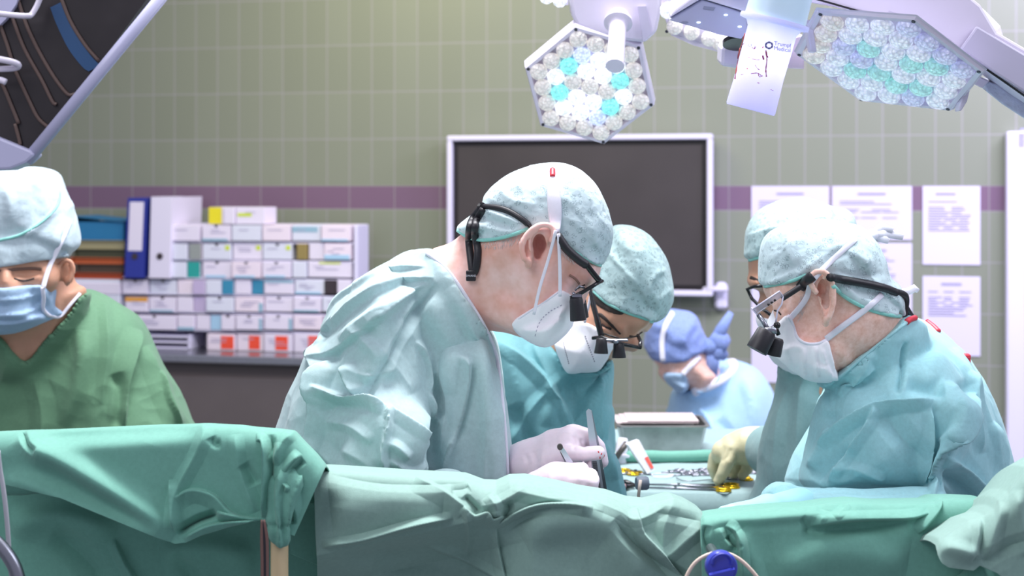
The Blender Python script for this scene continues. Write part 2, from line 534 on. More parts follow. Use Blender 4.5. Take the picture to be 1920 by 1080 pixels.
def relax_grid(p, nx, ny, lam=.25):
    g = p.reshape(nx, ny, 3).copy(); q = g.copy()
    q[1:-1, 1:-1] += lam * ((g[2:, 1:-1] + g[:-2, 1:-1] + g[1:-1, 2:] + g[1:-1, :-2]) / 4 - g[1:-1, 1:-1])
    return q.reshape(-1, 3)
# ================================================================== SETTING
TH = math.atan(0.21); CT, ST = math.cos(TH), math.sin(TH)
WU = np.array([CT, -ST, 0.0]); WN = np.array([-ST, -CT, 0.0]); WO = np.array([0.0, 5.91, 0.0])
WM = Matrix.Translation(Vector(WO)) @ Matrix.Rotation(-TH, 4, 'Z')      # local x along the wall, -y towards the room
def wl(px, py, v=0.0):
    """wall coordinates (u, height) of a pixel on a plane v metres in front of the wall"""
    a = (px - 960.0) / F
    t = (CT * 5.91 - v) / (CT + ST * a)
    p = np.array([t * a, t, 0]) - WO
    return float(p @ WU), EYE + (HY - py) / F * t
def wthing(name, label, cat, px, py, v, group=None):
    u, z = wl(px, py, v)
    loc = WM @ Vector((u, -v, z))
    return thing(name, label, cat, loc, -TH, group), u, z
def wloc(mb):          # from wall frame to world
    mb.v = [tuple(WM @ Vector(p)) for p in mb.v]; return mb

# tiles: sage wall tiles 10 x 20 cm with one course of plum tiles laid flat
def tile_material():
    m = bpy.data.materials.new('glazed_wall_tiles'); m.use_nodes = True
    nt = m.node_tree; L = nt.links; b = nt.nodes['Principled BSDF']
    tc = nt.nodes.new('ShaderNodeTexCoord'); sx = nt.nodes.new('ShaderNodeSeparateXYZ')
    L.new(tc.outputs['Object'], sx.inputs[0])
    def brick(ou, oz, w_, h_, c1, c2, mortar):
        cx = nt.nodes.new('ShaderNodeCombineXYZ')
        a = nt.nodes.new('ShaderNodeMath'); a.operation = 'SUBTRACT'; a.inputs[1].default_value = ou - 20 * w_
        z = nt.nodes.new('ShaderNodeMath'); z.operation = 'SUBTRACT'; z.inputs[1].default_value = oz - 20 * h_
        L.new(sx.outputs['X'], a.inputs[0]); L.new(sx.outputs['Z'], z.inputs[0])
        L.new(a.outputs[0], cx.inputs[0]); L.new(z.outputs[0], cx.inputs[1])
        t = nt.nodes.new('ShaderNodeTexBrick'); t.offset = 0; t.squash = 1
        t.inputs['Scale'].default_value = 1; t.inputs['Brick Width'].default_value = w_; t.inputs['Row Height'].default_value = h_
        t.inputs['Mortar Size'].default_value = mortar; t.inputs['Mortar Smooth'].default_value = 0.4; t.inputs['Bias'].default_value = 0
        t.inputs['Color1'].default_value = c1 + (1,); t.inputs['Color2'].default_value = c2 + (1,)
        t.inputs['Mortar'].default_value = srgb(152, 150, 150) + (1,)
        L.new(cx.outputs[0], t.inputs['Vector']); return t
    u0 = wl(655, 300)[0]
    g1, g2 = srgb(130, 135, 119), srgb(134, 139, 124)
    up = brick(u0, BAND1, .1, .2, g1, g2, .0028); lo = brick(u0, BAND0, .1, .2, g1, g2, .0028)
    bd = brick(u0, BAND0, .2, .1, srgb(118, 94, 116), srgb(123, 98, 120), .0018)
    def step(th):
        s = nt.nodes.new('ShaderNodeMath'); s.operation = 'GREATER_THAN'; s.inputs[1].default_value = th
        L.new(sx.outputs['Z'], s.inputs[0]); return s
    def mixc(f, a, c):
        x = nt.nodes.new('ShaderNodeMixRGB'); L.new(f.outputs[0], x.inputs[0]); L.new(a, x.inputs[1]); L.new(c, x.inputs[2]); return x
    m1 = mixc(step(BAND0), lo.outputs['Color'], bd.outputs['Color']); m2 = mixc(step(BAND1), m1.outputs[0], up.outputs['Color'])
    L.new(m2.outputs[0], b.inputs['Base Color'])
    b.inputs['Roughness'].default_value = 0.38; b.inputs['Specular IOR Level'].default_value = 0.4
    return m
BAND1 = wl(655, 349)[1]; BAND0 = wl(655, 392)[1]

M_tile = tile_material()
M_white = mat('white_lacquer', srgb(226, 222, 240), 0.35)
M_frame = mat('pale_frame_plastic', srgb(222, 218, 240), 0.4)
M_floor = mat('vinyl_floor', srgb(120, 126, 130), 0.35, noise=.12, nscale=30)
M_steel = mat('brushed_steel', srgb(190, 192, 198), 0.28, 1.0, noise=.1, nscale=60)
M_dsteel = mat('dull_dark_steel', srgb(92, 86, 84), 0.5, 0.6, noise=.12, nscale=6)

def setting():
    mb = MB(); mb.box((0.3, 0.05, 2.0), (13.0, 0.1, 4.0)); mb_w = mb
    o = mb_w.build('wall_back', M_tile); o.matrix_world = WM; tag(o, kind='structure')
    mb = MB(); mb.box((0, 2.6, -0.05), (13, 9, 0.1)); o = mb.build('floor', M_floor); tag(o, kind='structure')
    # doorway at the right edge: white casing, paler leaf inside it
    u0, _ = wl(1888, 400, 0.06); top = wl(1888, 246, 0.06)[1]
    mb = MB(); mb.box((u0 + .035, -.03, top / 2 - .001), (.07, .06, top), bev=.006); mb.box((u0 + .5, -.03, top - .035), (.93, .06, .07), bev=.006)
    o = wloc(mb).build('trim_1', M_frame); tag(o, kind='structure')
    mb = MB(); mb.box((u0 + .535, -.012, (top - .07) / 2), (.93, .022, top - .07))
    o = wloc(mb).build('door_1', mat('door_leaf', srgb(214, 210, 236), .5)); tag(o, kind='structure')
    u1 = wl(1912, 282, .02)[0]
    mb = MB(); mb.box((u1 + .25, -.027, 1.45), (.5, .008, .55), bev=.003); wloc(mb).build('door_window', mat('door_glass', srgb(150, 150, 178), .15), o)
setting()

# ------------------------------------------------------------------ wall screen
def wall_screen():
    v = 0.10
    (u0, z1), (u1, z0) = wl(838, 258, v), wl(1336, 556, v)
    z1 = (wl(838, 258, v)[1] + wl(1336, 247, v)[1]) / 2
    t, _, _ = wthing('wall_screen', 'large dark screen with a pale lavender frame on the tiled wall', 'screen', 1087, 400, v)
    fw = .022
    mb = MB()
    for c, s in ((((u0 + u1) / 2, -v + .03, z1 - fw / 2), (u1 - u0, .07, fw)), (((u0 + u1) / 2, -v + .03, z0 + fw / 2), (u1 - u0, .07, fw)),
                 ((u0 + fw / 2, -v + .03, (z0 + z1) / 2), (fw, .07, z1 - z0 - 2 * fw)), ((u1 - fw / 2, -v + .03, (z0 + z1) / 2), (fw, .07, z1 - z0 - 2 * fw))):
        mb.box(c, s, bev=.004)
    wloc(mb).build('frame', M_frame, t)
    mb = MB(); iw = .02
    mb.box(((u0 + u1) / 2, -v + .05, (z0 + z1) / 2), (u1 - u0 - 2 * fw, .05, z1 - z0 - 2 * fw))
    wloc(mb).build('bezel', mat('black_bezel', srgb(28, 22, 24), .4), t)
    dm = mat('dark_screen_glass', srgb(62, 56, 57), .55, noise=.25, nscale=1.5)
    mb = MB(); mb.box(((u0 + u1) / 2, -v + .022, (z0 + z1) / 2), (u1 - u0 - 2 * fw - 2 * iw, .008, z1 - z0 - 2 * fw - 2 * iw))
    wloc(mb).build('display', dm, t)
    # swivel bracket beside the lower right corner
    t2, u, z = wthing('wall_bracket', 'small pale bracket on the tiles beside the lower right corner of the screen', 'bracket', 1352, 555, .03)
    mb = MB(); mb.box((u, -.02, z), (.05, .04, .11), bev=.012); wloc(mb).build('plate', M_frame, t2)
    mb = MB(); mb.box((u - .02, -.07, z + .03), (.10, .03, .02), bev=.006); wloc(mb).build('arm', M_frame, t2)
wall_screen()

# ------------------------------------------------------------------ notices on the right of the wall
def notices():
    pm = mat('paper_white', srgb(214, 208, 232), .8); ink = mat('faint_print', srgb(160, 154, 186), .9)
    def paper(px0, py0, px1, py1, label, heads, rows, seed):
        random.seed(seed)
        (u0, z1), (u1, z0) = wl(px0, py0), wl(px1, py1)
        z1 = (wl(px0, py0)[1] + wl(px1, py0)[1]) / 2
        t, _, _ = wthing('wall_notice', label, 'notice', (px0 + px1) / 2, (py0 + py1) / 2, 0.004, 'notices taped to the tiles')
        mb = MB(); mb.box(((u0 + u1) / 2, -.003, (z0 + z1) / 2), (u1 - u0, .002, z1 - z0)); wloc(mb).build('sheet', pm, t)
        mb = MB(); W = u1 - u0; H = z1 - z0
        z = z1 - .03
        mb.box(((u0 + u1) / 2 - W * .1 * heads, -.0055, z), (W * .35, .001, .008)); z -= .03
        for r in range(rows):
            if z < z0 + .03: break
            n = random.choice([1, 2, 3])
            x = u0 + W * .1
            for k in range(n):
                ww = W * .8 / n * random.uniform(.5, .92)
                mb.box((x + ww / 2, -.0055, z), (ww, .001, .0035)); x += W * .8 / n
            z -= random.choice([.010, .010, .022])
        wloc(mb).build('printed_lines', ink, t)
    paper(1409, 349, 1555, 720, 'long printed notice behind the surgeon in glasses, nearest the screen', 0, 24, 1)
    paper(1560, 349, 1710, 450, 'wide landscape notice above the front right surgeon, topmost in its column', 0, 5, 2)
    paper(1562, 455, 1710, 700, 'pale notice directly below the wide landscape notice', 0, 12, 3)
    paper(1730, 349, 1838, 497, 'upper notice with rows of print in the column beside the door', 1, 11, 4)
    paper(1730, 518, 1838, 668, 'lower notice in the column beside the door', 0, 9, 5)
notices()

# ------------------------------------------------------------------ counter with the rack of boxes, binders and files
VC = 0.50
ZC = wl(450, 662, .3)[1]
def counter():
    u0 = wl(-60, 600, VC)[0]; u1 = wl(800, 600, VC)[0]
    zt = wl(450, 668, VC)[1]; global ZC; ZC = zt
    t, _, _ = wthing('storage_counter', 'grey steel counter along the tiled wall under the rack of boxes', 'counter', 420, 700, VC / 2)
    mb = MB(); mb.box(((u0 + u1) / 2, -VC / 2, zt - .016), (u1 - u0, VC, .032), bev=.005); wloc(mb).build('worktop', M_steel, t)
    mb = MB(); mb.box(((u0 + u1) / 2, -(VC - .05) / 2, (zt - .032) / 2), (u1 - u0 - .02, VC - .05, zt - .032)); wloc(mb).build('body', mat('counter_body', srgb(92, 84, 84), .55), t)
    for k, px in enumerate((120, 440)):
        a = wl(px - 150, 700, VC)[0]; b = wl(px + 150, 700, VC)[0]
        mb = MB(); mb.box(((a + b) / 2, -VC + .04, zt / 2 - .03), (b - a - .01, .02, zt - .12), bev=.003)
        o = wloc(mb).build('door', mat('counter_door', srgb(98, 90, 90), .5, noise=.1, nscale=3), t)
counter()
def shelf_goods():
    bw = mat('white_carton', srgb(232, 224, 242), .75); bw2 = mat('white_carton_cool', srgb(222, 224, 240), .75); bw3 = mat('white_carton_warm', srgb(238, 224, 238), .75)
    labs = {k: mat('label_' + k, c, .7) for k, c in dict(teal=srgb(40, 160, 152), blue=srgb(56, 140, 176), orange=srgb(246, 84, 58), yellow=srgb(238, 222, 40), lime=srgb(206, 222, 70),
            violet=srgb(196, 180, 216), sky=srgb(170, 208, 236), steel=srgb(150, 186, 206), amber=srgb(226, 160, 60), grey=srgb(150, 156, 154), navy=srgb(70, 84, 130)).items()}
    dark = mat('hollow_dark', srgb(60, 52, 58), .9); inkm = mat('box_print', srgb(184, 178, 204), .8)
    gap = mat('brown_gap_fill', srgb(150, 132, 80), .8)  # fills an empty gap between cartons
    V = 0.34   # the plane of the box fronts
    base_v = 0.12
    # rack: side panel + shelves, holds the boxes
    rk, _, _ = wthing('box_rack', 'white open rack holding rows of small white cartons on the counter', 'rack', 490, 660, .23)
    zt = wl(490, 421, V)[1]; zb = ZC
    u1 = wl(663, 500, V)[0]
    pm = mat('rack_panel', srgb(224, 220, 244), .6)
    mb = MB(); mb.box((u1 + .008, -(V - .075), (zt + zb) / 2), (.016, .15, zt - zb), bev=.003); wloc(mb).build('side_panel', pm, rk)
    ua = wl(228, 500, V)[0]; ub = wl(316, 500, V)[0]
    mb = MB(); mb.box(((ua + u1) / 2, -(V - .16), (wl(300, 524, V)[1] + zb) / 2 - .005), (u1 - ua, .012, wl(300, 524, V)[1] - zb - .01))
    mb.box(((ub + u1) / 2, -(V - .16), (zt + wl(300, 524, V)[1]) / 2), (u1 - ub, .012, zt - wl(300, 524, V)[1])); wloc(mb).build('back_panel', pm, rk)
    for py, a in ((455, ub), (489, ub), (523, ua), (554, ua), (588, ua), (622, ua)):
        z = wl(450, py, V)[1]
        mb = MB(); mb.box(((a + u1) / 2, -(V - .08), z), (u1 - a, .14, .005)); wloc(mb).build('shelf', pm, rk)
    B = []   # px0, px1, py0, py1, label patch, notch, wording
    def row(py0, py1, spec):
        for s in spec: B.append((s[0], s[1], py0, py1, s[2] if len(s) > 2 else None, s[3] if len(s) > 3 else 0))
    rows = [
        ('loose on top of the rack', 391, 420, [(390, 417, ('yellow', 0, .9, 0, 1), 0), (419, 439, None, 0), (441, 494, ('lime', .05, .5, .45, .2), 0)]),
        ('in the top row of the rack', 422, 452, [(318, 374, None, 0), (379, 432, ('steel', 0, .9, 0, .15), 1), (435, 489, None, 0), (492, 544, None, 0), (547, 600, ('steel', 0, .9, .55, .35), 0), (603, 658, ('sky', .0, .9, 0, .12), 0)]),
        ('in the second row of the rack', 457, 487, [(324, 350, None, 0), (354, 376, ('grey', 0, 1, 0, 1), 0), (379, 432, ('lime', .8, .15, .6, .3), 1), (435, 489, ('lime', .8, .15, .6, .3), 0), (492, 546, ('lime', .8, .15, .6, .3), 1), (556, 575, 'gap', 0), (578, 606, None, 0), (608, 658, ('sky', 0, .95, .0, .3), 0)]),
        ('in the third row of the rack', 491, 521, [(322, 348, None, 0), (350, 373, ('teal', 0, 1, 0, 1), 0), (379, 432, ('sky', .1, .7, 0, .15), 1), (435, 489, ('sky', .1, .7, 0, .15), 1), (492, 545, ('sky', .1, .7, 0, .15), 1), (548, 574, None, 0), (577, 658, ('lime', .25, .5, .86, .12), 0)]),
        ('in the fourth row of the rack', 525, 552, [(228, 276, None, 1), (279, 328, None, 1), (331, 360, None, 0), (362, 384, ('violet', 0, 1, 0, 1), 0), (386, 414, None, 0), (416, 437, ('blue', 0, 1, 0, 1), 0), (440, 469, None, 0), (471, 492, ('blue', 0, 1, 0, 1), 0), (495, 549, ('steel', 0, 1, .8, .2), 0), (552, 606, ('sky', 0, .9, 0, .15), 0), (608, 631, 'dark', 0), (633, 658, None, 0)]),
        ('in the fifth row of the rack', 557, 585, [(234, 276, ('amber', 0, 1, .7, .3), 0), (279, 328, ('steel', 0, .9, 0, .12), 1), (331, 360, None, 0), (362, 384, ('violet', 0, 1, 0, 1), 0), (387, 438, None, 1), (441, 493, ('steel', .85, .15, 0, .6), 0), (496, 548, None, 1), (551, 602, ('steel', 0, .9, 0, .12), 1), (605, 658, None, 0)]),
        ('in the sixth row of the rack', 591, 619, [(250, 330, None, 1), (333, 364, ('steel', 0, 1, 0, .2), 0), (367, 392, None, 0), (394, 413, ('sky', 0, 1, 0, 1), 0), (415, 440, None, 1), (443, 492, ('steel', .88, .12, 0, .8), 1), (496, 548, ('steel', .88, .12, 0, .8), 1), (551, 604, None, 0), (607, 658, None, 0)]),
        ('in the bottom row on the counter', 626, 659, [(388, 440, ('orange', .5, .46, .1, .8), 0), (443, 492, ('orange', .45, .42, .1, .8), 0), (495, 548, ('orange', .4, .44, .1, .8), 0), (551, 604, ('orange', .5, .46, .1, .8), 0), (607, 655, ('orange', .5, .4, .1, .8), 0)]),
    ]
    cname = dict(yellow='yellow', lime='lime green', steel='grey-blue', sky='pale blue', grey='grey', teal='teal', violet='violet', blue='blue', amber='amber', orange='orange')
    ordw = ['leftmost', 'second from left', 'third from left', 'fourth from left', 'fifth from left', 'sixth from left', 'seventh from left', 'eighth from left', 'ninth from left', 'tenth from left', 'eleventh from left', 'twelfth from left']
    random.seed(4)
    shelf_z = {}
    for wording, y0, y1, spec in rows:
        for k, (a, b, lab, notch) in enumerate(spec):
            dv = random.uniform(-.012, .004)
            vf = V + dv
            (ua_, za), (ub_, zb_) = wl(a, y0, V), wl(b, y1, V)
            dep = .135
            if 'loose' in wording: zb_ = zt + .001; za = zb_ + .069; 
            if 'bottom' in wording: zb_ = ZC + .001
            ck = 'white'
            if lab == 'gap': ck = 'brown'  # no carton here: a brown block put into a gap
            elif lab == 'dark': ck = 'black'  # no carton here: shade of a gap put in as a black block
            desc = {'white': 'plain white', 'brown': 'gap drawn as brown', 'black': 'gap shade drawn as black'}[ck]
            if isinstance(lab, tuple): desc = 'white'; extra = ' with ' + cname[lab[0]] + ' marking'
            else: extra = ''
            ordn = ordw[k] if k < len(spec) - 1 else 'rightmost'
            label = f'{desc} carton{extra}, {ordn} {wording}'
            t, _, _ = wthing('carton', label, 'box', (a + b) / 2, y1, vf, 'cartons on the rack')
            u_ = (ua_ + ub_) / 2; W = ub_ - ua_; H = za - zb_; zc = (za + zb_) / 2
            m = {'white': random.choice([bw, bw2, bw3, bw]), 'brown': gap, 'black': dark}[ck]
            mb = MB(); mb.box((u_, -vf + dep / 2, zc), (W, dep, H), bev=.0015); wloc(mb).build('body', m, t)
            if isinstance(lab, tuple):
                c, x0, ww, zz, hh = lab
                mb = MB(); mb.box((ua_ + W * (x0 + ww / 2), -vf - .0004, zb_ + H * (zz + hh / 2)), (W * ww, .0012, H * hh * .99)); wloc(mb).build('colour_label', labs[c], t)
            if notch:
                mb = MB(); c = Vector((u_, -vf - .0010, za)); pts = [(u_ + .008 * math.cos(x), -vf - .0002, za - .009 * math.sin(x)) for x in np.linspace(0, math.pi, 9)]
                mb.slab(pts, (0, -.0008, 0)); wloc(mb).build('thumb_notch', dark, t)
            if ck == 'white' and W > .09:
                mb = MB()
                for r in range(random.choice([1, 2, 3])):
                    ww = W * random.uniform(.2, .6); x = ua_ + W * random.uniform(.1, .35)
                    mb.box((x + ww / 2, -vf - .0014, za - H * (.3 + .16 * r)), (ww, .0008, .0030))
                wloc(mb).build('printed_lines', inkm, t)
    # small wire-sided tray under the rack, left of the bottom cartons
    t, u, z = wthing('letter_tray', 'white framed letter tray with dark inside, under the left end of the rack', 'tray', 345, 660, V)
    u0 = wl(270, 640, V)[0]; u1_ = wl(356, 640, V)[0]; z1 = wl(300, 627, V)[1]
    mb = MB()
    for zz in (ZC + .006, z1 - .008, (ZC + z1) / 2): mb.box(((u0 + u1_) / 2, -V + .07, zz), (u1_ - u0, .14, .008))
    for uu in (u0, u1_ - .005): mb.box((uu, -V + .07, (ZC + z1) / 2), (.012, .14, z1 - ZC), bev=.002)
    wloc(mb).build('frame', pm, t)
    mb = MB(); mb.box(((u0 + u1_) / 2, -V + .11, (ZC + z1) / 2), (u1_ - u0, .05, z1 - ZC - .01)); wloc(mb).build('dark_filling', dark, t)  # dark block filling the inside of the tray
    # binders
    def binder(name_l, a, b, y0, y1, col, lab_rect, lean, label_col, hole):
        v = V + .02
        (ua_, za), (ub_, zb_) = wl(a, y0, v), wl(b, y1, v)
        zb_ = wl(300, 523, V)[1] + .004
        t, _, _ = wthing('ring_binder', name_l, 'binder', (a + b) / 2, y1, v, 'ring binders on the rack')
        W = ub_ - ua_; H = za - zb_; m = mat('binder_cover', col, .45)
        sh = lambda mb: mb
        def shear(mb):
            mb.v = [(x + (z_ - zb_) * lean, y, z_) for x, y, z_ in mb.v]; return mb
        mb = MB(); mb.box(((ua_ + ub_) / 2, -v + .002, (za + zb_) / 2), (W, .004, H), bev=.001)
        for s in (-1, 1): mb.box(((ua_ + ub_) / 2 + s * (W / 2 - .0015), -v + .15, (za + zb_) / 2), (.003, .29, H))
        wloc(shear(mb)).build('cover', m, t)
        mb = MB(); mb.box(((ua_ + ub_) / 2, -v + .15, (za + zb_) / 2 - .006), (W * .8, .27, H - .03)); wloc(shear(mb)).build('paper_block', bw2, t)
        if lab_rect:
            x0, x1, f0, f1 = lab_rect
            mb = MB(); mb.box((ua_ + W * (x0 + x1) / 2, -v - .0008, zb_ + H * (f0 + f1) / 2), (W * (x1 - x0), .0015, H * (f1 - f0))); wloc(shear(mb)).build('spine_label', label_col, t)
        mb = MB(); c = (0, 0, 0)
        mb.lathe([(.0, 0), (.014, 0), (.014, .002), (.0, .002)], ((ua_ + ub_) / 2, -v - .0004, zb_ + H * hole), (0, -1, 0), 20); wloc(shear(mb)).build('finger_hole', dark, t)
    binder('blue ring binder with a white spine label, left of the white binder', 233, 269, 371, 522, srgb(44, 56, 150), (.14, .86, .34, .95), .045, bw, .27)
    binder('white ring binder standing beside the blue binder at the rack', 279, 318, 369, 522, srgb(230, 224, 244), None, .03, bw, .27)
    # folders and files lying in a pile at the left
    pile = [('blue plastic folder lying on top of the folder pile', srgb(40, 120, 168), 130, 228, 414, 446, .09), ('yellowish sheaf of papers in the pile under the blue folder', srgb(176, 168, 132), 138, 230, 447, 462, 0),
            ('dark green file in the pile of folders', srgb(84, 84, 64), 136, 231, 464, 478, 0), ('orange folder in the pile, above the brown file', srgb(204, 106, 62), 130, 228, 480, 491, 0),
            ('brown file between the two orange folders', srgb(92, 74, 62), 140, 229, 493, 508, 0), ('orange-red folder near the bottom of the pile', srgb(196, 92, 58), 134, 226, 510, 520, 0)]
    zz = wl(180, 523, V)[1]
    # the box the pile stands on
    t, _, _ = wthing('archive_box', 'pale cardboard box under the folder pile beside the green-clad nurse', 'box', 180, 640, V)
    ua_, ub_ = wl(100, 600, V)[0], wl(222, 600, V)[0]
    mb = MB(); mb.box(((ua_ + ub_) / 2, -V + .12, (zz + ZC) / 2), (ub_ - ua_, .22, zz - ZC - .002), bev=.003); wloc(mb).build('body', bw2, t)
    mb = MB(); mb.box(((ua_ + ub_) / 2, -V + .12, zz - .04), (ub_ - ua_ + .006, .226, .05), bev=.003); wloc(mb).build('lid', bw, t)
    z = zz
    for lab, c, a, b, y0, y1, ti in reversed(pile):
        h = (y1 - y0) / F * 5.6 * 1.18
        ua_, ub_ = wl(a, y0, V)[0], wl(b, y0, V)[0]
        t, _, _ = wthing('folder', lab, 'folder', (a + b) / 2, y1, V, 'folders in the pile')
        m = mat('folder_cover', c, .6)
        mb = MB()
        for k_ in (0, 1): mb.box(((ua_ + ub_) / 2, -V + .13, z + .0015 + k_ * (h - .003)), (ub_ - ua_, .24, .0025))
        mb.box((ua_ + .002, -V + .13, z + h / 2), (.004, .24, h))
        if ti: mb.v = [(x, y, q + ti * max(0, (ub_ - x)) * (1 if q > z + h / 2 else 0)) for x, y, q in mb.v]
        wloc(mb).build('cover', m, t)
        mb = MB(); mb.box(((ua_ + ub_) / 2 + .004, -V + .135, z + h / 2), (ub_ - ua_ - .012, .23, h - .006)); wloc(mb).build('papers', m if ti else mat('file_papers', tuple(x * .8 for x in c), .8), t)
        z += h
shelf_goods()
# ================================================================== MATERIALS OF CLOTH AND SKIN
def cloth(name, col, rough=.75, n=.07, wr=(60, .25), sheen=.15, sub=0.0, emitless=True):
    m = mat(name, col, rough, spec=.25, noise=n, nscale=180, bump=.25, bscale=900, sheen=sheen, bumpdist=.0006)
    if wr: wrinkle_bump(m, wr[0], wr[1], .003)
    return m
M_gown_a = cloth('nonwoven_gown_pale', srgb(180, 205, 207), wr=(26, .35))
M_gown_b = cloth('nonwoven_gown_teal', srgb(128, 184, 190), wr=(20, .2))
M_gown_c = cloth('nonwoven_gown_aqua', srgb(158, 206, 212), wr=(22, .3))
M_gown_d = cloth('nonwoven_gown_grey_green', srgb(136, 168, 168), wr=(22, .3))
M_gown_e = cloth('nonwoven_gown_sky', srgb(168, 204, 238), wr=(16, .25))
M_scrub = cloth('green_cotton_scrubs', srgb(98, 138, 108), wr=(18, .2))
M_drape = cloth('green_surgical_drape', srgb(110, 166, 150), .7, wr=(12, .12))
M_drape2 = cloth('grey_green_surgical_drape', srgb(136, 168, 158), .7, wr=(14, .14))
M_drape3 = cloth('deep_green_surgical_drape', srgb(110, 168, 150), .7, wr=(12, .12))
M_skin = mat('skin_fair', srgb(246, 204, 198), .45, spec=.4, noise=.10, nscale=26, bump=.12, bscale=420, sub=.12, noise_col=srgb(228, 170, 152), bumpdist=.0008)
M_skin2 = mat('skin_olive', srgb(204, 154, 128), .45, spec=.4, noise=.08, nscale=26, bump=.1, bscale=420, sub=.2, bumpdist=.0008)
M_skin3 = mat('skin_freckled', srgb(246, 206, 194), .45, spec=.4, noise=.16, nscale=120, bump=.12, bscale=420, sub=.12, noise_col=srgb(234, 182, 162), bumpdist=.0008)
M_glove = mat('latex_glove_white', srgb(244, 226, 236), .38, spec=.45, noise=.04, nscale=60, bump=.15, bscale=160, sub=.1, bumpdist=.001)
M_glove2 = mat('latex_glove_cream', srgb(214, 206, 168), .4, spec=.45, noise=.08, nscale=50, bump=.2, bscale=160, sub=.1, bumpdist=.001)
M_mask = cloth('mask_white', srgb(250, 248, 254), .8, .02, wr=None)
M_mask_blue = cloth('mask_blue', srgb(164, 192, 220), .8, .04, wr=(30, .2))
M_strap = cloth('white_strap', srgb(236, 234, 246), .8, .02, wr=None)
M_black = mat('black_rubber', srgb(34, 32, 38), .45, bump=.15, bscale=700, bumpdist=.0004)
M_blackg = mat('black_gloss', srgb(24, 24, 28), .22)
M_hair = mat('dark_hair', srgb(46, 36, 32), .6, noise=.3, nscale=300)
M_glass = mat('clear_lens', (0.95, 0.97, 1.0), .03, trans=1.0, alpha=1.0)
M_glass.node_tree.nodes['Principled BSDF'].inputs['IOR'].default_value = 1.06
M_clear = mat('clear_plastic', srgb(224, 226, 240), .12, trans=.65)
M_clear.node_tree.nodes['Principled BSDF'].inputs['IOR'].default_value = 1.15
M_chrome = mat('instrument_steel', srgb(150, 152, 162), .3, 1.0)
M_gold = mat('gilded_handle', srgb(226, 184, 40), .25, .85)
M_red = mat('red_plastic', srgb(220, 60, 74), .4)

def cap_material(name, base, spot, sc=95):
    """fine non-woven with small dark sprigs"""
    m = cloth(name, base, .75, .05, wr=(46, .3), sheen=.2)
    nt = m.node_tree; b = nt.nodes['Principled BSDF']
    src = b.inputs['Base Color'].links[0].from_socket
    tc = nt.nodes.new('ShaderNodeTexCoord'); v = nt.nodes.new('ShaderNodeTexVoronoi'); v.inputs['Scale'].default_value = sc
    v2 = nt.nodes.new('ShaderNodeTexVoronoi'); v2.feature = 'DISTANCE_TO_EDGE'; v2.inputs['Scale'].default_value = sc * 3.4
    nt.links.new(tc.outputs['Object'], v.inputs['Vector']); nt.links.new(tc.outputs['Object'], v2.inputs['Vector'])
    a = nt.nodes.new('ShaderNodeMath'); a.operation = 'LESS_THAN'; a.inputs[1].default_value = .42
    c = nt.nodes.new('ShaderNodeMath'); c.operation = 'LESS_THAN'; c.inputs[1].default_value = .085
    d = nt.nodes.new('ShaderNodeMath'); d.operation = 'MULTIPLY'
    e = nt.nodes.new('ShaderNodeMath'); e.operation = 'MULTIPLY'; e.inputs[1].default_value = .62
    nt.links.new(v.outputs['Distance'], a.inputs[0]); nt.links.new(v2.outputs['Distance'], c.inputs[0])
    nt.links.new(a.outputs[0], d.inputs[0]); nt.links.new(c.outputs[0], d.inputs[1]); nt.links.new(d.outputs[0], e.inputs[0])
    mx = nt.nodes.new('ShaderNodeMixRGB'); mx.inputs[2].default_value = spot + (1,)
    nt.links.new(e.outputs[0], mx.inputs[0]); nt.links.new(src, mx.inputs[1]); nt.links.new(mx.outputs[0], b.inputs['Base Color'])
    return m
M_cap = cap_material('surgical_cap_sprigged', srgb(200, 220, 224), srgb(120, 146, 154))
M_cap_b = cap_material('surgical_cap_sprigged_dense', srgb(180, 206, 206), srgb(92, 120, 124), 110)
M_cap_edge = cloth('cap_edge_mint', srgb(150, 216, 206), wr=(60, .2))
M_cap_nurse = cloth('cap_pale_nurse', srgb(188, 206, 214), wr=(36, .3))
M_cap_blue = cloth('cap_blue', srgb(132, 152, 208), wr=(26, .4), n=.2)

def amp(st, k): return [(a, b, c * k) + tuple(r) for a, b, c, *r in st]
def tubeon(name, obj, pts, r, m, parent, off=.002, flat=None, n=8, seg=5, default=2.0, jig=None):
    q = lay(obj, pts, off, seg, default)
    # smooth the laid line so that it spans small hollows as a strap would
    for _ in range(3):
        q = [q[0]] + [(q[i - 1] + q[i] * 2 + q[i + 1]) / 4 for i in range(1, len(q) - 1)] + [q[-1]]
    mb = MB(); mb.tube(q, r, n, flat=flat, up=(0, -1, 0) if flat else None)
    return mb.build(name, m, parent, smooth=True)
def tube3(name, pts, r, m, parent, flat=None, seg=6, n=8, up=None):
    """pts (px, py, D)"""
    q = [P(*c) for c in (curve(pts, seg) if seg > 1 and len(pts) > 2 else pts)]
    mb = MB(); mb.tube(q, r, n, flat=flat, up=up or ((0, -1, 0) if flat else None))
    return mb.build(name, m, parent, smooth=True)
def pc(px, py, D, r): return P(px, py, D) + (r,)

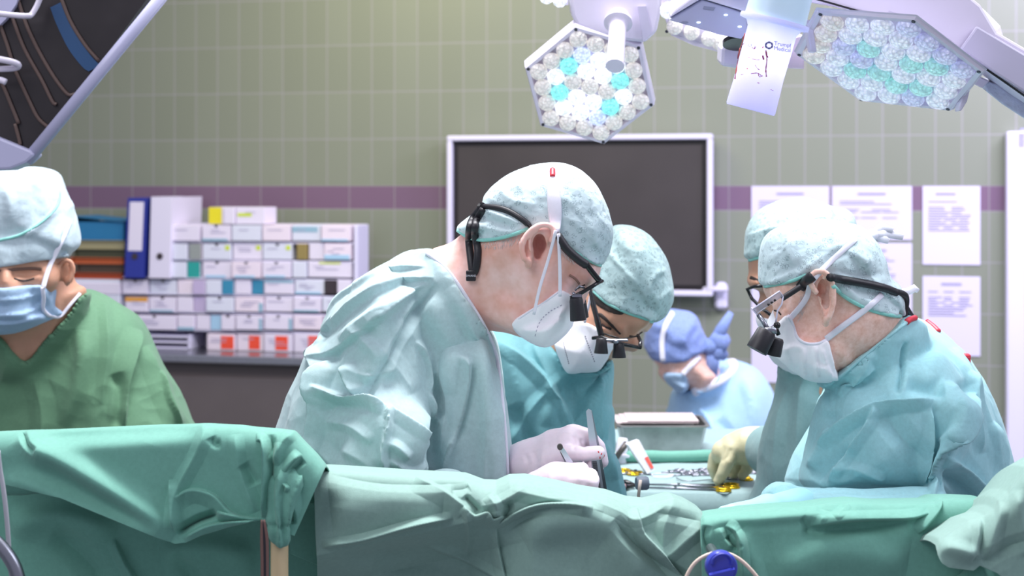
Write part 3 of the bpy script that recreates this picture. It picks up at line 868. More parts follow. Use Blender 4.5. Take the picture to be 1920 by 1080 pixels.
def ear(rim, lobe, D, depth=.020):
    """field pieces of an ear: rim polyline in pixels (front root, over the top, down the back), lobe pixel"""
    r3 = [P(x, y, D - depth) for x, y in curve(rim, 4)]
    cx = sum(p[0] for p in rim) / len(rim); cy = sum(p[1] for p in rim) / len(rim)
    it = []
    it.append((inflate(rim + [lobe], D - depth * .35, .0065, .008, 3), .006))
    it.append((chain([tuple(p) + (.0043,) for p in r3]), .002))
    it.append((cone(P(lobe[0], lobe[1] - 6, D - depth * .8), P(lobe[0], lobe[1], D - depth * .6), .005, .0055), .004))
    # inner fold (antihelix)
    inn = [(cx + (x - cx) * .50, cy + (y - cy) * .62) for x, y in rim[3:]]
    it.append((chain([P(x, y, D - depth * .95) + (.0026,) for x, y in curve(inn, 3)]), .002))
    return it

def strands(name, objs, poly, dir_, n, parent, m, ln, seed=1):
    random.seed(seed); mb = MB(); xs = [p[0] for p in poly]; ys = [p[1] for p in poly]; k = 0; tries = 0
    pl = np.array(poly, float)
    while k < n and tries < n * 20:
        tries += 1; x = random.uniform(min(xs), max(xs)); y = random.uniform(min(ys), max(ys))
        if poly_sd(poly, np.array([x]), np.array([y]))[0] < 0: continue
        k += 1; dx = dir_[0] + random.uniform(-.45, .45); dy = dir_[1] + random.uniform(-.3, .3); L = ln * random.uniform(.5, 1)
        mb.tube([on(objs, x, y, 0), on(objs, x + dx * L * .5, y + dy * L * .5, .0008), on(objs, x + dx * L, y + dy * L, .0012)], .00028, 3)
    return mb.build(name, m, parent)

# ================================================================== SURGEON, LEFT FRONT (profile to the right)
def surgeon_left():
    root = thing('person', 'surgeon in pale gown bending in profile to the right, long black cord down the neck', 'person', P(740, 980, 2.15)[:2] + (0,))
    D = 2.08
    skull = [(893, 425), (900, 385), (945, 335), (1000, 314), (1050, 314), (1100, 345), (1130, 395), (1140, 440), (1128, 497), (1122, 520), (1108, 540), (1098, 560), (1090, 578), (1070, 590), (1062, 612), (1030, 640), (985, 628), (965, 590), (900, 520), (880, 470)]
    neck = [(800, 474), (845, 455), (880, 430), (930, 420), (1000, 470), (1000, 560), (985, 625), (940, 622), (905, 622), (890, 660), (820, 660), (760, 620), (740, 540)]
    torso = [(720, 500), (830, 500), (900, 600), (930, 700), (945, 960), (560, 960), (540, 850), (600, 650)]
    earp = [(1034, 452), (1039, 434), (1029, 422), (1010, 423), (991, 436), (981, 453), (979, 470), (983, 486)]
    items = [(inflate(skull, D, .078, .078), 0), (inflate(neck, D + .02, .066, .075), .02), (inflate(torso, 2.16, .12, .12), .02),
             (ell(P(1040, 560, 2.035), (.030, .022, .045)), .02),            # cheek
             (ell(P(985, 585, 2.045), (.045, .026, .030)), .02),              # jaw
             (ell(P(1100, 512, 2.03), (.012, .020, .016)), .012)]             # brow
    base = union(list(items))
    items += ear(earp, (991, 497), 2.005)
    items += [(ell(P(1011, 457, 2.004), (.0098, .030, .0150)), -.0025), (ell(P(1008, 476, 1.998), (.0060, .024, .009)), -.0025)]
    st = [([(1075, 470), (1068, 520), (1050, 550)], 10, -.002, 'g'), ([(1090, 535), (1075, 550), (1082, 565)], 8, -.004, 'g'),
          ([(905, 470), (930, 530), (985, 600)], 30, .003, 'g'), ([(940, 470), (965, 560), (1010, 610)], 16, -.0025, 'g'),
          ([(800, 500), (850, 560), (900, 620)], 14, .002, 'g'), ([(1075, 545), (1060, 530), (1048, 520)], 3, -.0012, 'g'), ([(1078, 552), (1058, 548)], 3, -.0012, 'g'),
          ([(900, 452), (940, 462), (985, 450)], 8, .0015, 'g')]
    bf = union(items)
    body = organic('body', bf, .0026, M_skin, root, st, crum=.0004, cfreq=30, clip=(P(700, 1000, 2.1)[:1] + (1.8, 1.22), (2, 3, 3)))
    # hair stubble below the cap
    hm = mat('grey_stubble', srgb(196, 160, 148), .8, noise=.2, nscale=400)
    # gown
    gown = [(806, 476), (790, 472), (766, 475), (735, 488), (690, 518), (650, 545), (628, 572), (622, 600), (606, 640), (578, 655), (560, 700), (533, 765), (515, 830), (512, 960), (520, 985), (955, 985), (953, 910), (946, 800), (938, 720), (930, 660), (905, 612), (868, 555), (838, 510)]
    sleeve = [(735, 520), (790, 560), (800, 640), (810, 715), (820, 760), (818, 830), (803, 878), (760, 905), (700, 925), (600, 960), (530, 900), (545, 800), (590, 690), (640, 590), (690, 530)]
    fore = [(700, 730), (760, 745), (812, 790), (818, 840), (795, 885), (745, 925), (640, 930), (650, 800)]
    g = union([(inflate(gown, 2.18, .155, .16, tilt=(0, 0)), 0), (inflate(sleeve, 2.06, .10, .11), .025), (inflate(fore, 1.975, .055, .06), .02),
               (inflate([(828, 660), (900, 640), (948, 760), (956, 985), (820, 985), (825, 800)], 2.08, .06, .022), .02), (grown(base, .012, gown, 2.04), .004)])
    st = [
        ([(818, 530), (770, 600), (745, 640), (700, 720), (675, 750)], 7, -.010, 'v'),      # armhole seam
        ([(760, 600), (735, 650), (690, 735)], 16, .006, 'g'),
        ([(815, 520), (740, 535), (680, 565), (636, 600), (590, 650)], 14, .010, 'l'), ([(800, 500), (720, 520), (650, 560), (622, 590)], 10, .006, 'l'),
        ([(800, 530), (700, 610), (640, 650), (588, 680)], 12, .010, 'l'), ([(760, 560), (690, 600), (640, 640)], 9, .006, 'v'),
        ([(578, 655), (600, 700), (590, 760)], 10, .008, 'r'), ([(615, 690), (640, 650), (700, 610)], 10, -.006, 'v'),
        ([(620, 668), (600, 720), (590, 790), (570, 880)], 10, .014, 'r'), ([(605, 640), (588, 700), (560, 790), (540, 880)], 16, .006, 'g'),
        ([(645, 685), (655, 720), (670, 745)], 10, .012, 'r'), ([(645, 685), (690, 705), (740, 690)], 10, .005, 'v'),
        ([(605, 728), (650, 745), (690, 750), (722, 762)], 8, .014, 'l'), ([(722, 758), (724, 800), (716, 850), (722, 890)], 6, .013, 'r'),
        ([(600, 775), (640, 760), (700, 765)], 8, -.006, 'v'), ([(610, 790), (660, 800), (700, 830)], 8, .005, 'v'), ([(722, 760), (770, 790), (815, 820)], 8, .006, 'l'),
        ([(724, 830), (745, 838), (770, 860)], 7, .006, 'v'), ([(730, 860), (770, 880), (800, 868)], 7, .007, 'l'),
        ([(815, 700), (822, 760), (815, 830), (805, 875)], 7, -.012, 'v'), ([(798, 735), (812, 775), (825, 800), (818, 850)], 7, .009, 'r'),
        ([(858, 668), (880, 680), (878, 730), (860, 800), (830, 880)], 9, .012, 'l'), ([(880, 680), (868, 760), (850, 830)], 10, -.007, 'v'),
        ([(840, 540), (890, 620), (912, 720), (925, 850), (925, 960)], 12, .006, 'g'), ([(868, 590), (900, 680), (910, 800), (905, 950)], 7, .005, 'v'),
        ([(930, 740), (938, 830), (940, 940)], 5, .004, 'v'), ([(800, 560), (840, 640), (838, 740)], 20, .006, 'g'),
        ([(776, 640), (800, 690), (800, 740)], 8, .007, 'r'), ([(700, 640), (740, 690), (770, 740)], 14, .005, 'v'), ([(660, 620), (700, 660), (690, 700)], 9, .005, 'v'),
        ([(640, 840), (690, 870), (700, 910)], 16, .006, 'v'), ([(580, 830), (640, 880), (690, 900)], 12, .006, 'v')]
    organic('gown', g, .0042, M_gown_a, root, amp(st, 1.4), crum=.0034, cfreq=8, seed=3, sub=1)
    gw = bpy.data.objects['gown']
    # neckline binding
    tubeon('neckline_binding', [gw, body], [(800, 474), (838, 505), (872, 553), (905, 606), (928, 655), (938, 720), (946, 800), (952, 900)], .003, M_strap, gw, off=.001, default=2.1)
    # cap
    cap = [(856, 430), (872, 412), (893, 398), (905, 382), (910, 368), (930, 345), (965, 322), (1005, 309), (1040, 306), (1075, 312), (1105, 332), (1130, 368), (1147, 415), (1149, 445), (1140, 480), (1127, 498), (1100, 486), (1075, 468), (1050, 446), (1022, 432), (990, 428), (975, 436), (940, 447), (905, 451), (878, 447)]
    cst = [([(906, 384), (960, 400), (1000, 425)], 6, -.005, 'v'), ([(905, 384), (950, 360), (1010, 340)], 12, .002, 'v'), ([(905, 388), (940, 405), (985, 420)], 6, .004, 'v'),
           ([(862, 428), (900, 425), (950, 435), (985, 428)], 7, .005, 'v'), ([(880, 410), (920, 415), (960, 425)], 5, -.003, 'v'),
           ([(930, 350), (960, 375), (1010, 385)], 7, .0025, 'v'), ([(1045, 350), (1070, 400), (1120, 440)], 8, .0025, 'v'), ([(1050, 400), (1090, 430), (1130, 470)], 6, .0025, 'v'),
           ([(1060, 330), (1100, 370), (1135, 430)], 8, .002, 'v'), ([(960, 330), (985, 370), (1005, 420)], 7, .0015, 'v'), ([(1100, 340), (1110, 400), (1120, 460)], 7, .0015, 'v')]
    capo = organic('surgical_cap', union([(inflate(cap, 2.08, .086, .082), 0), (grown(base, .006, cap, 2.015), .004)]), .0026, M_cap, root, cst, crum=.0011, cfreq=26, seed=5)
    both = [capo, body]
    tubeon('cap_hem', both, [(858, 432), (880, 446), (905, 450), (940, 446), (975, 435), (990, 428)], .0028, M_cap_edge, capo, off=.0005)
    tubeon('cap_hem', both, [(1050, 446), (1075, 468), (1100, 486), (1126, 498)], .0024, M_cap_edge, capo, off=.0005)
    # broad white band with a red tab over the cap
    q = tubeon('mask_head_band', both, [(1036, 328), (1037, 350), (1040, 390), (1042, 425), (1044, 440)], [.0045 + .0055 * math.sin(math.pi * min(1, i / 18)) for i in range(21)], M_strap, root, off=.002, flat=(1, .25))
    tubeon('red_tab', both, [(1036, 318), (1036, 324), (1036, 332)], .0042, M_red, root, off=.002, seg=3)
    # mask
    mk = [(1048, 545), (1062, 549), (1077, 560), (1078, 585), (1074, 610), (1050, 638), (1022, 652), (990, 640), (958, 612), (985, 588), (1020, 566)]
    mst = [([(1062, 590), (1020, 606), (998, 630)], 3, -.0022, 'v'), ([(1040, 560), (1060, 575), (1075, 600)], 6, .002, 'v')]
    mo = organic('face_mask', union([(inflate(mk, 2.06, .078, .045, 2, e=1.7), 0), (grown(base, .006, mk, 2.0, 2), .003)]), .0025, M_mask, root, mst)
    tubeon('mask_rim', [mo], [(1048, 547), (1020, 567), (987, 588), (960, 612), (990, 639), (1022, 650), (1050, 636), (1073, 610)], .0012, M_strap, mo, off=.0004, default=2.0)
    tube3('ear_loop', [(1042, 432, 1.978), (1030, 480, 1.985), (1012, 540, 1.986), (1001, 590, 1.988)], .0022, M_strap, root, flat=(1, .35))
    tube3('ear_loop', [(1047, 438, 1.98), (1049, 480, 1.984), (1050, 520, 1.988), (1050, 556, 1.992)], .0024, M_strap, root, flat=(1, .35))
    # loupes: cord, temple, frame, barrels
    lp = tube3('loupe_temple', [(1046, 440, 1.985), (1062, 466, 1.985), (1084, 486, 1.99), (1100, 497, 1.995)], [.0050, .0052, .0056, .0062, .0064, .0064] + [.0064] * 13, M_black, root)
    tube3('temple_arm', [(1098, 494, 1.995), (1110, 510, 2.0), (1124, 527, 2.005)], .0042, M_blackg, lp, flat=(1, .5))
    tubeon('loupe_cord', both, [(904, 387), (940, 391), (965, 402), (990, 420), (990, 424)], .0044, M_black, root, off=.003, seg=6)
    mb = MB(); p0 = on(both, 903, 388, .006); mb.lathe([(.003, -.004), (.0065, -.004), (.0065, .003), (.003, .004)], p0, (0, -1, .2), 14); mb.build('cord_ring', M_blackg, root)
    for pts in (([(902, 390), (884, 415), (879, 445), (882, 480), (886, 512)]), ([(906, 392), (893, 415), (890, 440), (896, 468), (893, 500), (888, 514)])):
        q = lay(both + [gw], pts, .006, 5)
        mb = MB(); mb.tube(q, .0054, 8, flat=(1, .5), up=(0, -1, 0)); mb.build('hanging_cord', M_black, root, smooth=True)
    tl = on(both, 883, 517, .008)
    mb = MB(); mb.box(tl, (.014, .005, .015), bev=.001); tb = mb.build('cord_end_tab', M_black, root)
    text_obj('tab_lettering', 'SWANS', .0042, (tl.x, tl.y - .0029, tl.z), (math.pi / 2, 0, math.radians(4)), M_strap, tb)
    # frame front, two barrels
    fr = MB(); fr.tube([P(1128, 526, 2.01), P(1112, 536, 2.0), P(1092, 548, 1.995), P(1070, 559, 1.99)], .0030, 8)
    fr.tube([P(1112, 536, 2.0), P(1098, 545, 2.04), P(1090, 552, 2.08), P(1100, 546, 2.14)], .0022, 8)
    fr.tube([P(1128, 526, 2.01), P(1130, 527, 2.07), P(1126, 529, 2.15)], .0022, 8)
    fo = fr.build('loupe_frame', M_blackg, root, smooth=True)
    for (a, dd) in (((1086, 552), 1.99), ((1092, 550), 2.12)):
        mb = MB(); c0 = Vector(P(a[0] - 6, a[1] + 6, dd)); ax = Vector((.10, .05, -1)).normalized()
        mb.lathe([(.0085, 0), (.0095, .004), (.0100, .012), (.0112, .028), (.0112, .032), (.0095, .032), (.0090, .030)], c0, ax, 24)
        mb.build('loupe_barrel', M_black, fo, auto=40)
        mb = MB(); mb.box(Vector(P(a[0] - 4, a[1] + 3, dd)), (.014, .008, .006), bev=.0015); mb.build('barrel_hinge', M_chrome, fo)
    mb = MB(); mb.tube([P(1096, 540, 2.0), P(1086, 536, 1.998), P(1078, 545, 1.996)], .0016, 6); mb.tube([P(1074, 548, 1.99), P(1080, 556, 1.99)], .002, 6); mb.build('frame_bridge', M_chrome, fo, smooth=True)
    lm = MB(); lm.slab([P(x, y, 2.0) for x, y in ((1075, 556), (1100, 542), (1108, 552), (1098, 568), (1080, 570))], (0, .002, 0)); lm.build('clear_lens', M_glass, fo)
    # closed eye and lashes
    tubeon('eyelashes', [body], [(1083, 541), (1090, 537), (1097, 534)], .0012, M_hair, body, off=.001, default=2.02)
    tubeon('eyebrow', [body], [(1068, 516), (1078, 522), (1086, 532)], .0018, mat('grey_brown_brow', srgb(150, 116, 104), .8), body, off=.0005, default=2.02)
    strands('hair', [body], [(1046, 448), (1060, 458), (1078, 478), (1072, 490), (1056, 480), (1048, 466)], (.6, 1), 90, root, mat('silver_hair', srgb(226, 216, 214), .6), 9)
    strands('hair', [body], [(905, 453), (940, 450), (975, 438), (978, 452), (940, 464), (908, 464)], (-.2, 1), 120, root, bpy.data.materials['silver_hair'], 6)
    pts_ = [(1053, 572), (1030, 585), (1012, 604), (1002, 634)]
    mb = MB(); cc = curve(pts_, 8)
    for a_, b_ in zip(cc[::2], cc[1::2]): mb.tube([on(mo, a_[0], a_[1], .0003), on(mo, b_[0], b_[1], .0003)], .0006, 6)
    mb.build('mask_stitching', mat('pale_stitch', srgb(176, 172, 190), .8), mo)
    # ---- gloved hands and forearms
    # far hand, holding the forceps: cuff at the gown edge, wrist, palm, thumb below, index and others curling over
    h1 = union([
        (chain([pc(925, 878, 2.08, .029), pc(962, 872, 2.07, .0285), pc(1000, 868, 2.05, .030)]), 0),
        (chain([pc(1000, 866, 2.05, .029), pc(1040, 850, 2.03, .030), pc(1064, 842, 2.02, .027)]), .02),
        (chain([pc(1045, 835, 2.04, .022), pc(1072, 822, 2.03, .016), pc(1080, 818, 2.03, .0135)]), .015),    # knuckles
        (chain([pc(1074, 812, 2.03, .0128), pc(1102, 818, 2.024, .0112), pc(1122, 838, 2.022, .0100), pc(1130, 866, 2.020, .0084)]), .005),   # index
        (chain([pc(1078, 822, 2.055, .0125), pc(1106, 832, 2.05, .0110), pc(1120, 856, 2.045, .0100), pc(1121, 880, 2.04, .0084)]), .0015),    # middle
        (chain([pc(1072, 836, 2.08, .0120), pc(1100, 846, 2.075, .0105), pc(1110, 868, 2.07, .0095), pc(1106, 886, 2.06, .0080)]), .0015),
        (chain([pc(1064, 848, 2.10, .0115), pc(1086, 860, 2.10, .0095), pc(1094, 876, 2.09, .0085), pc(1088, 888, 2.085, .0072)]), .0015),
        (chain([pc(1036, 862, 2.01, .020), pc(1064, 850, 1.992, .0125), pc(1094, 851, 1.982, .0102), pc(1122, 849, 1.978, .0098)]), .005),     # thumb
        (ell(P(1030, 882, 2.03), (.030, .022, .016)), .02)])
    st = [([(1074, 816), (1078, 830), (1074, 846)], 3, -.0016, 'v'), ([(1090, 822), (1093, 834), (1098, 840)], 3, -.0016, 'v'), ([(985, 850), (990, 870), (984, 895)], 4, -.0015, 'v'), ([(1000, 846), (1010, 870)], 5, -.001, 'v')]
    organic('glove', h1, .0016, M_glove, root, st, crum=.0004, cfreq=45)
    gm = mat('glove_stain_red', srgb(214, 60, 58), .35)
    g1 = bpy.data.objects['glove']
    random.seed(8)
    for k in range(9):
        x, y = 1124 + random.uniform(-6, 9), 846 + k * 3.4
        p0 = on([g1], x, y, .0002, 2.0); p1 = on([g1], x + random.uniform(-2, 2), y + random.uniform(3, 6), .0002, 2.0)
        if (p0 - p1).length > .03: continue
        mb = MB(); mb.tube([p0, (p0 + p1) / 2, p1], [.0006, .0011, .0005], 6, flat=(1, .3), up=(0, -1, 0)); mb.build('blood_smear', gm, g1, smooth=True)
    # near hand: a loose fist in bright light, coming from under the drape
    h2 = union([
        (chain([pc(985, 930, 1.96, .024), pc(1010, 915, 1.95, .024), pc(1045, 905, 1.94, .026)]), 0),
        (chain([pc(1045, 906, 1.94, .024), pc(1075, 902, 1.935, .0215)]), .015),
        (chain([pc(1062, 893, 1.94, .0125), pc(1088, 888, 1.93, .0108), pc(1108, 892, 1.925, .0098), pc(1113, 900, 1.92, .0085)]), .006),
        (chain([pc(1066, 906, 1.925, .0120), pc(1092, 902, 1.915, .0108), pc(1110, 906, 1.912, .0092), pc(1104, 916, 1.912, .008)]), .004),
        (chain([pc(1066, 918, 1.92, .0115), pc(1094, 918, 1.912, .0105), pc(1112, 924, 1.912, .0090), pc(1106, 934, 1.912, .008)]), .004),
        (chain([pc(1062, 930, 1.92, .0105), pc(1088, 934, 1.912, .0095), pc(1106, 942, 1.912, .0082)]), .004),
        (chain([pc(1036, 892, 1.955, .014), pc(1066, 884, 1.955, .0110), pc(1092, 880, 1.955, .0095)]), .008)])
    organic('glove', h2, .0016, M_glove, root, [([(1098, 912), (1108, 911)], 2.5, -.0012, 'v')], crum=.0003, cfreq=45)
    # near cuff seen between sleeve and front panel
    cf = inflate([(796, 893), (815, 882), (840, 879), (862, 885), (876, 900), (880, 925), (800, 925)], 1.99, .035, .03)
    organic('sleeve_cuff', cf, .003, M_gown_a, gw, [([(812, 890), (820, 910)], 4, -.002, 'v')], crum=.001, cfreq=20)
    return root

def text_obj(name, body, size, loc, rot, m, parent, ext=.0002, align='CENTER'):
    c = bpy.data.curves.new(name, 'FONT'); c.body = body; c.size = size; c.extrude = ext; c.align_x = align; c.align_y = 'CENTER'
    t = bpy.data.objects.new(name, c); COL.objects.link(t); c.materials.append(m)
    t.location = loc; t.rotation_euler = rot
    M = Matrix.LocRotScale(Vector(loc), t.rotation_euler, None)
    dg = bpy.context.evaluated_depsgraph_get(); me = bpy.data.meshes.new_from_object(t.evaluated_get(dg))
    bpy.data.objects.remove(t, do_unlink=True)
    me.transform(M)
    o = bpy.data.objects.new(name, me); COL.objects.link(o)
    if not me.materials: me.materials.append(m)
    if parent is not None:
        pm = Matrix.Identity(4); q = parent; ch = []
        while q is not None: ch.append(q); q = q.parent
        for q in reversed(ch): pm = pm @ Matrix.LocRotScale(q.location, q.rotation_euler, None)
        o.parent = parent; me.transform(pm.inverted())
    return o
surgeon_left()
# ================================================================== SURGEON, BEHIND (three-quarter view, looking down)
def surgeon_middle():
    root = thing('person', 'surgeon in teal gown, head bowed, brow showing between sprigged cap and white mask', 'person', P(1040, 980, 2.5)[:2] + (0,))
    D = 2.42
    head = [(1078, 560), (1100, 520), (1135, 455), (1190, 450), (1235, 480), (1250, 530), (1238, 575), (1226, 603), (1218, 617), (1204, 628), (1190, 640), (1172, 655), (1150, 672), (1122, 690), (1085, 693), (1058, 676), (1050, 640), (1062, 600)]
    neck = [(1030, 580), (1080, 540), (1110, 640), (1080, 700), (1000, 700), (985, 650)]
    torso = [(930, 640), (1040, 640), (1110, 700), (1130, 950), (920, 950), (905, 720)]
    bf = union([(inflate(head, D, .085, .085), 0), (inflate(neck, D + .07, .07, .07), .03), (inflate(torso, 2.49, .09, .11), .03),
                (ell(P(1108, 640, D - .05), (.028, .026, .034)), .02), (ell(P(1186, 640, D - .045), (.014, .028, .018)), .014),
                (ell(P(1165, 600, D - .062), (.045, .020, .018)), .015)])
    st = [([(1118, 598), (1140, 612), (1160, 632)], 6, -.005, 'g'), ([(1128, 614), (1142, 622), (1152, 630)], 5, .004, 'g'),
          ([(1176, 640), (1196, 632), (1212, 622)], 6, -.004, 'g'), ([(1164, 606), (1168, 640), (1160, 668)], 8, .006, 'g')]
    body = organic('body', bf, .003, M_skin2, root, st, crum=.0004, cfreq=30, clip=((-1, 2.2, 1.2), (1, 3, 3)))
    gown = [(905, 640), (912, 615), (945, 610), (985, 618), (1045, 668), (1062, 695), (1120, 698), (1143, 672), (1148, 700), (1146, 760), (1152, 830), (1150, 880), (1175, 960), (1180, 1000), (880, 1000), (880, 800), (890, 700)]
    st = [([(930, 640), (1000, 700), (1060, 780), (1075, 830)], 8, .012, 'v'), ([(1000, 640), (1030, 720), (1030, 800)], 14, .010, 'g'),
          ([(1070, 700), (1080, 760), (1065, 840)], 14, -.012, 'g'), ([(1140, 700), (1118, 760), (1120, 840)], 10, .010, 'l'), ([(960, 760), (980, 800), (1000, 860)], 16, -.010, 'g'),
          ([(1062, 700), (1000, 760), (950, 850)], 8, .006, 'v'), ([(1145, 760), (1130, 820), (1148, 900)], 8, .007, 'v'), ([(1120, 830), (1150, 900), (1160, 960)], 8, .008, 'v')]
    gw = organic('gown', union([(inflate(gown, 2.49, .12, .12), 0), (grown(bf, .008, gown, D - .03), .004), (inflate([(1090, 860), (1150, 850), (1178, 960), (1180, 1000), (1080, 1000)], 2.40, .04, .04), .02)]), .0045, M_gown_b, root, amp(st, 1.3), crum=.004, cfreq=7, seed=11, sub=1)
    cap = [(1112, 545), (1108, 528), (1120, 490), (1140, 440), (1150, 425), (1172, 421), (1200, 430), (1228, 452), (1250, 488), (1260, 530), (1262, 560), (1252, 585), (1240, 598), (1224, 604), (1205, 594), (1180, 586), (1155, 576), (1135, 565)]
    cst = [([(1120, 450), (1165, 500), (1215, 560), (1222, 600)], 4, .004, 'v'), ([(1222, 600), (1240, 560), (1258, 540)], 4, .003, 'v'), ([(1215, 560), (1225, 520), (1250, 505)], 4, .003, 'v'),
           ([(1140, 445), (1130, 500), (1125, 540)], 5, .0025, 'v'), ([(1160, 450), (1185, 470), (1215, 475)], 6, .0025, 'v')]
    co = organic('surgical_cap', union([(inflate(cap, D - .005, .092, .08), 0), (grown(bf, .006, cap, D - .075), .004)]), .003, M_cap_b, root, cst, crum=.0014, cfreq=24, seed=6)
    tubeon('cap_hem', [co, body], [(1113, 546), (1135, 566), (1155, 577), (1180, 588), (1205, 596), (1223, 604)], .0028, M_cap_edge, co, off=.0006, default=2.35)
    # hair showing under the cap edge and brows
    hb = organic('hair', grown(bf, .002, [(1113, 545), (1118, 549), (1135, 566), (1155, 577), (1172, 584), (1165, 590), (1150, 588), (1130, 580), (1112, 566)], D - .075, 2), .0028, M_hair, root, crum=.0006, cfreq=80)
    tubeon('eyebrow', [body], [(1122, 588), (1138, 600), (1152, 614), (1164, 626)], [.0016] + [.0032] * 9 + [.0026] * 8 + [.0012], M_hair, body, off=.0002, default=2.35, flat=(1, .4))
    tubeon('eyebrow', [body], [(1180, 630), (1192, 630), (1204, 622)], .0018, M_hair, body, off=.0002, default=2.35, flat=(1, .4))
    tubeon('eyelashes', [body], [(1128, 608), (1136, 614), (1146, 617)], .0020, M_hair, body, off=.0004, default=2.35, flat=(1, .5))
    mk = [(1040, 647), (1050, 634), (1066, 618), (1082, 604), (1100, 606), (1122, 617), (1134, 640), (1152, 645), (1146, 662), (1132, 684), (1118, 697), (1090, 698), (1064, 700), (1050, 676)]
    mo = organic('face_mask', union([(inflate(mk, D - .035, .055, .04, 2, e=1.8), 0), (grown(bf, .006, mk, D - .075, 2), .003)]), .0028, M_mask, root, [([(1098, 606), (1108, 640), (1116, 696)], 3, -.001, 'v')], crum=.0006, cfreq=25)
    for (a, b) in (((1097, 630), (1114, 676)), ((1056, 642), (1066, 680))):
        for k in range(12):
            t = k / 11; x = a[0] + (b[0] - a[0]) * t; y = a[1] + (b[1] - a[1]) * t
            q0 = on(mo, x, y, .0003); q1 = on(mo, x + .8, y + 2.2, .0003)
            mb = MB() if k == 0 else mb; mb.tube([q0, q1], .0007, 6)
        mb.build('mask_stitching', mat('grey_stitch', srgb(120, 116, 136), .8), mo)
    tube3('ear_loop', [(1107, 556, 2.325), (1102, 580, 2.325), (1096, 605, 2.33)], .0022, M_strap, root)
    # loupes of the middle surgeon
    lp = tube3('loupe_temple', [(1106, 540, 2.325), (1112, 570, 2.315), (1120, 600, 2.305), (1128, 632, 2.30)], [.0032] * 6 + [.0045] * 6 + [.005] * 7, M_blackg, root, flat=(1, .6))
    fr = MB()
    fr.tube([P(x, y, d) for x, y, d in ((1111, 634, 2.30), (1128, 632, 2.29), (1150, 640, 2.28), (1170, 646, 2.28), (1200, 652, 2.29))], .0030, 8)
    fr.tube([P(x, y, d) for x, y, d in ((1200, 652, 2.29), (1201, 640, 2.31), (1196, 629, 2.33))], .0032, 8)
    fr.tube([P(x, y, d) for x, y, d in ((1130, 625, 2.30), (1165, 636, 2.30), (1196, 630, 2.32))], .0014, 6)
    fo = fr.build('loupe_frame', M_blackg, root, smooth=True)
    for (x, y, d, ax) in ((1128, 634, 2.27, (-.04, -.05, -1)), (1160, 642, 2.275, (.02, -.05, -1))):
        mb = MB(); c0 = Vector(P(x, y, d)); a = Vector(ax).normalized()
        mb.lathe([(.0065, 0), (.0085, .002), (.0092, .010), (.0112, .022), (.0112, .0245), (.0095, .0245)], c0, a, 24); mb.build('loupe_barrel', M_black, fo, auto=40)
    mb = MB(); mb.box(P(1148, 638, 2.27), (.05, .006, .004), bev=.001); mb.sphere(P(1155, 641, 2.268), .004); mb.build('frame_bridge', M_chrome, fo)
    lm = MB(); lm.slab([P(x, y, 2.29) for x, y in ((1168, 648), (1164, 634), (1190, 632), (1199, 640), (1198, 652), (1180, 656))], (0, .002, 0)); lm.build('clear_lens', M_glass, fo)
surgeon_middle()

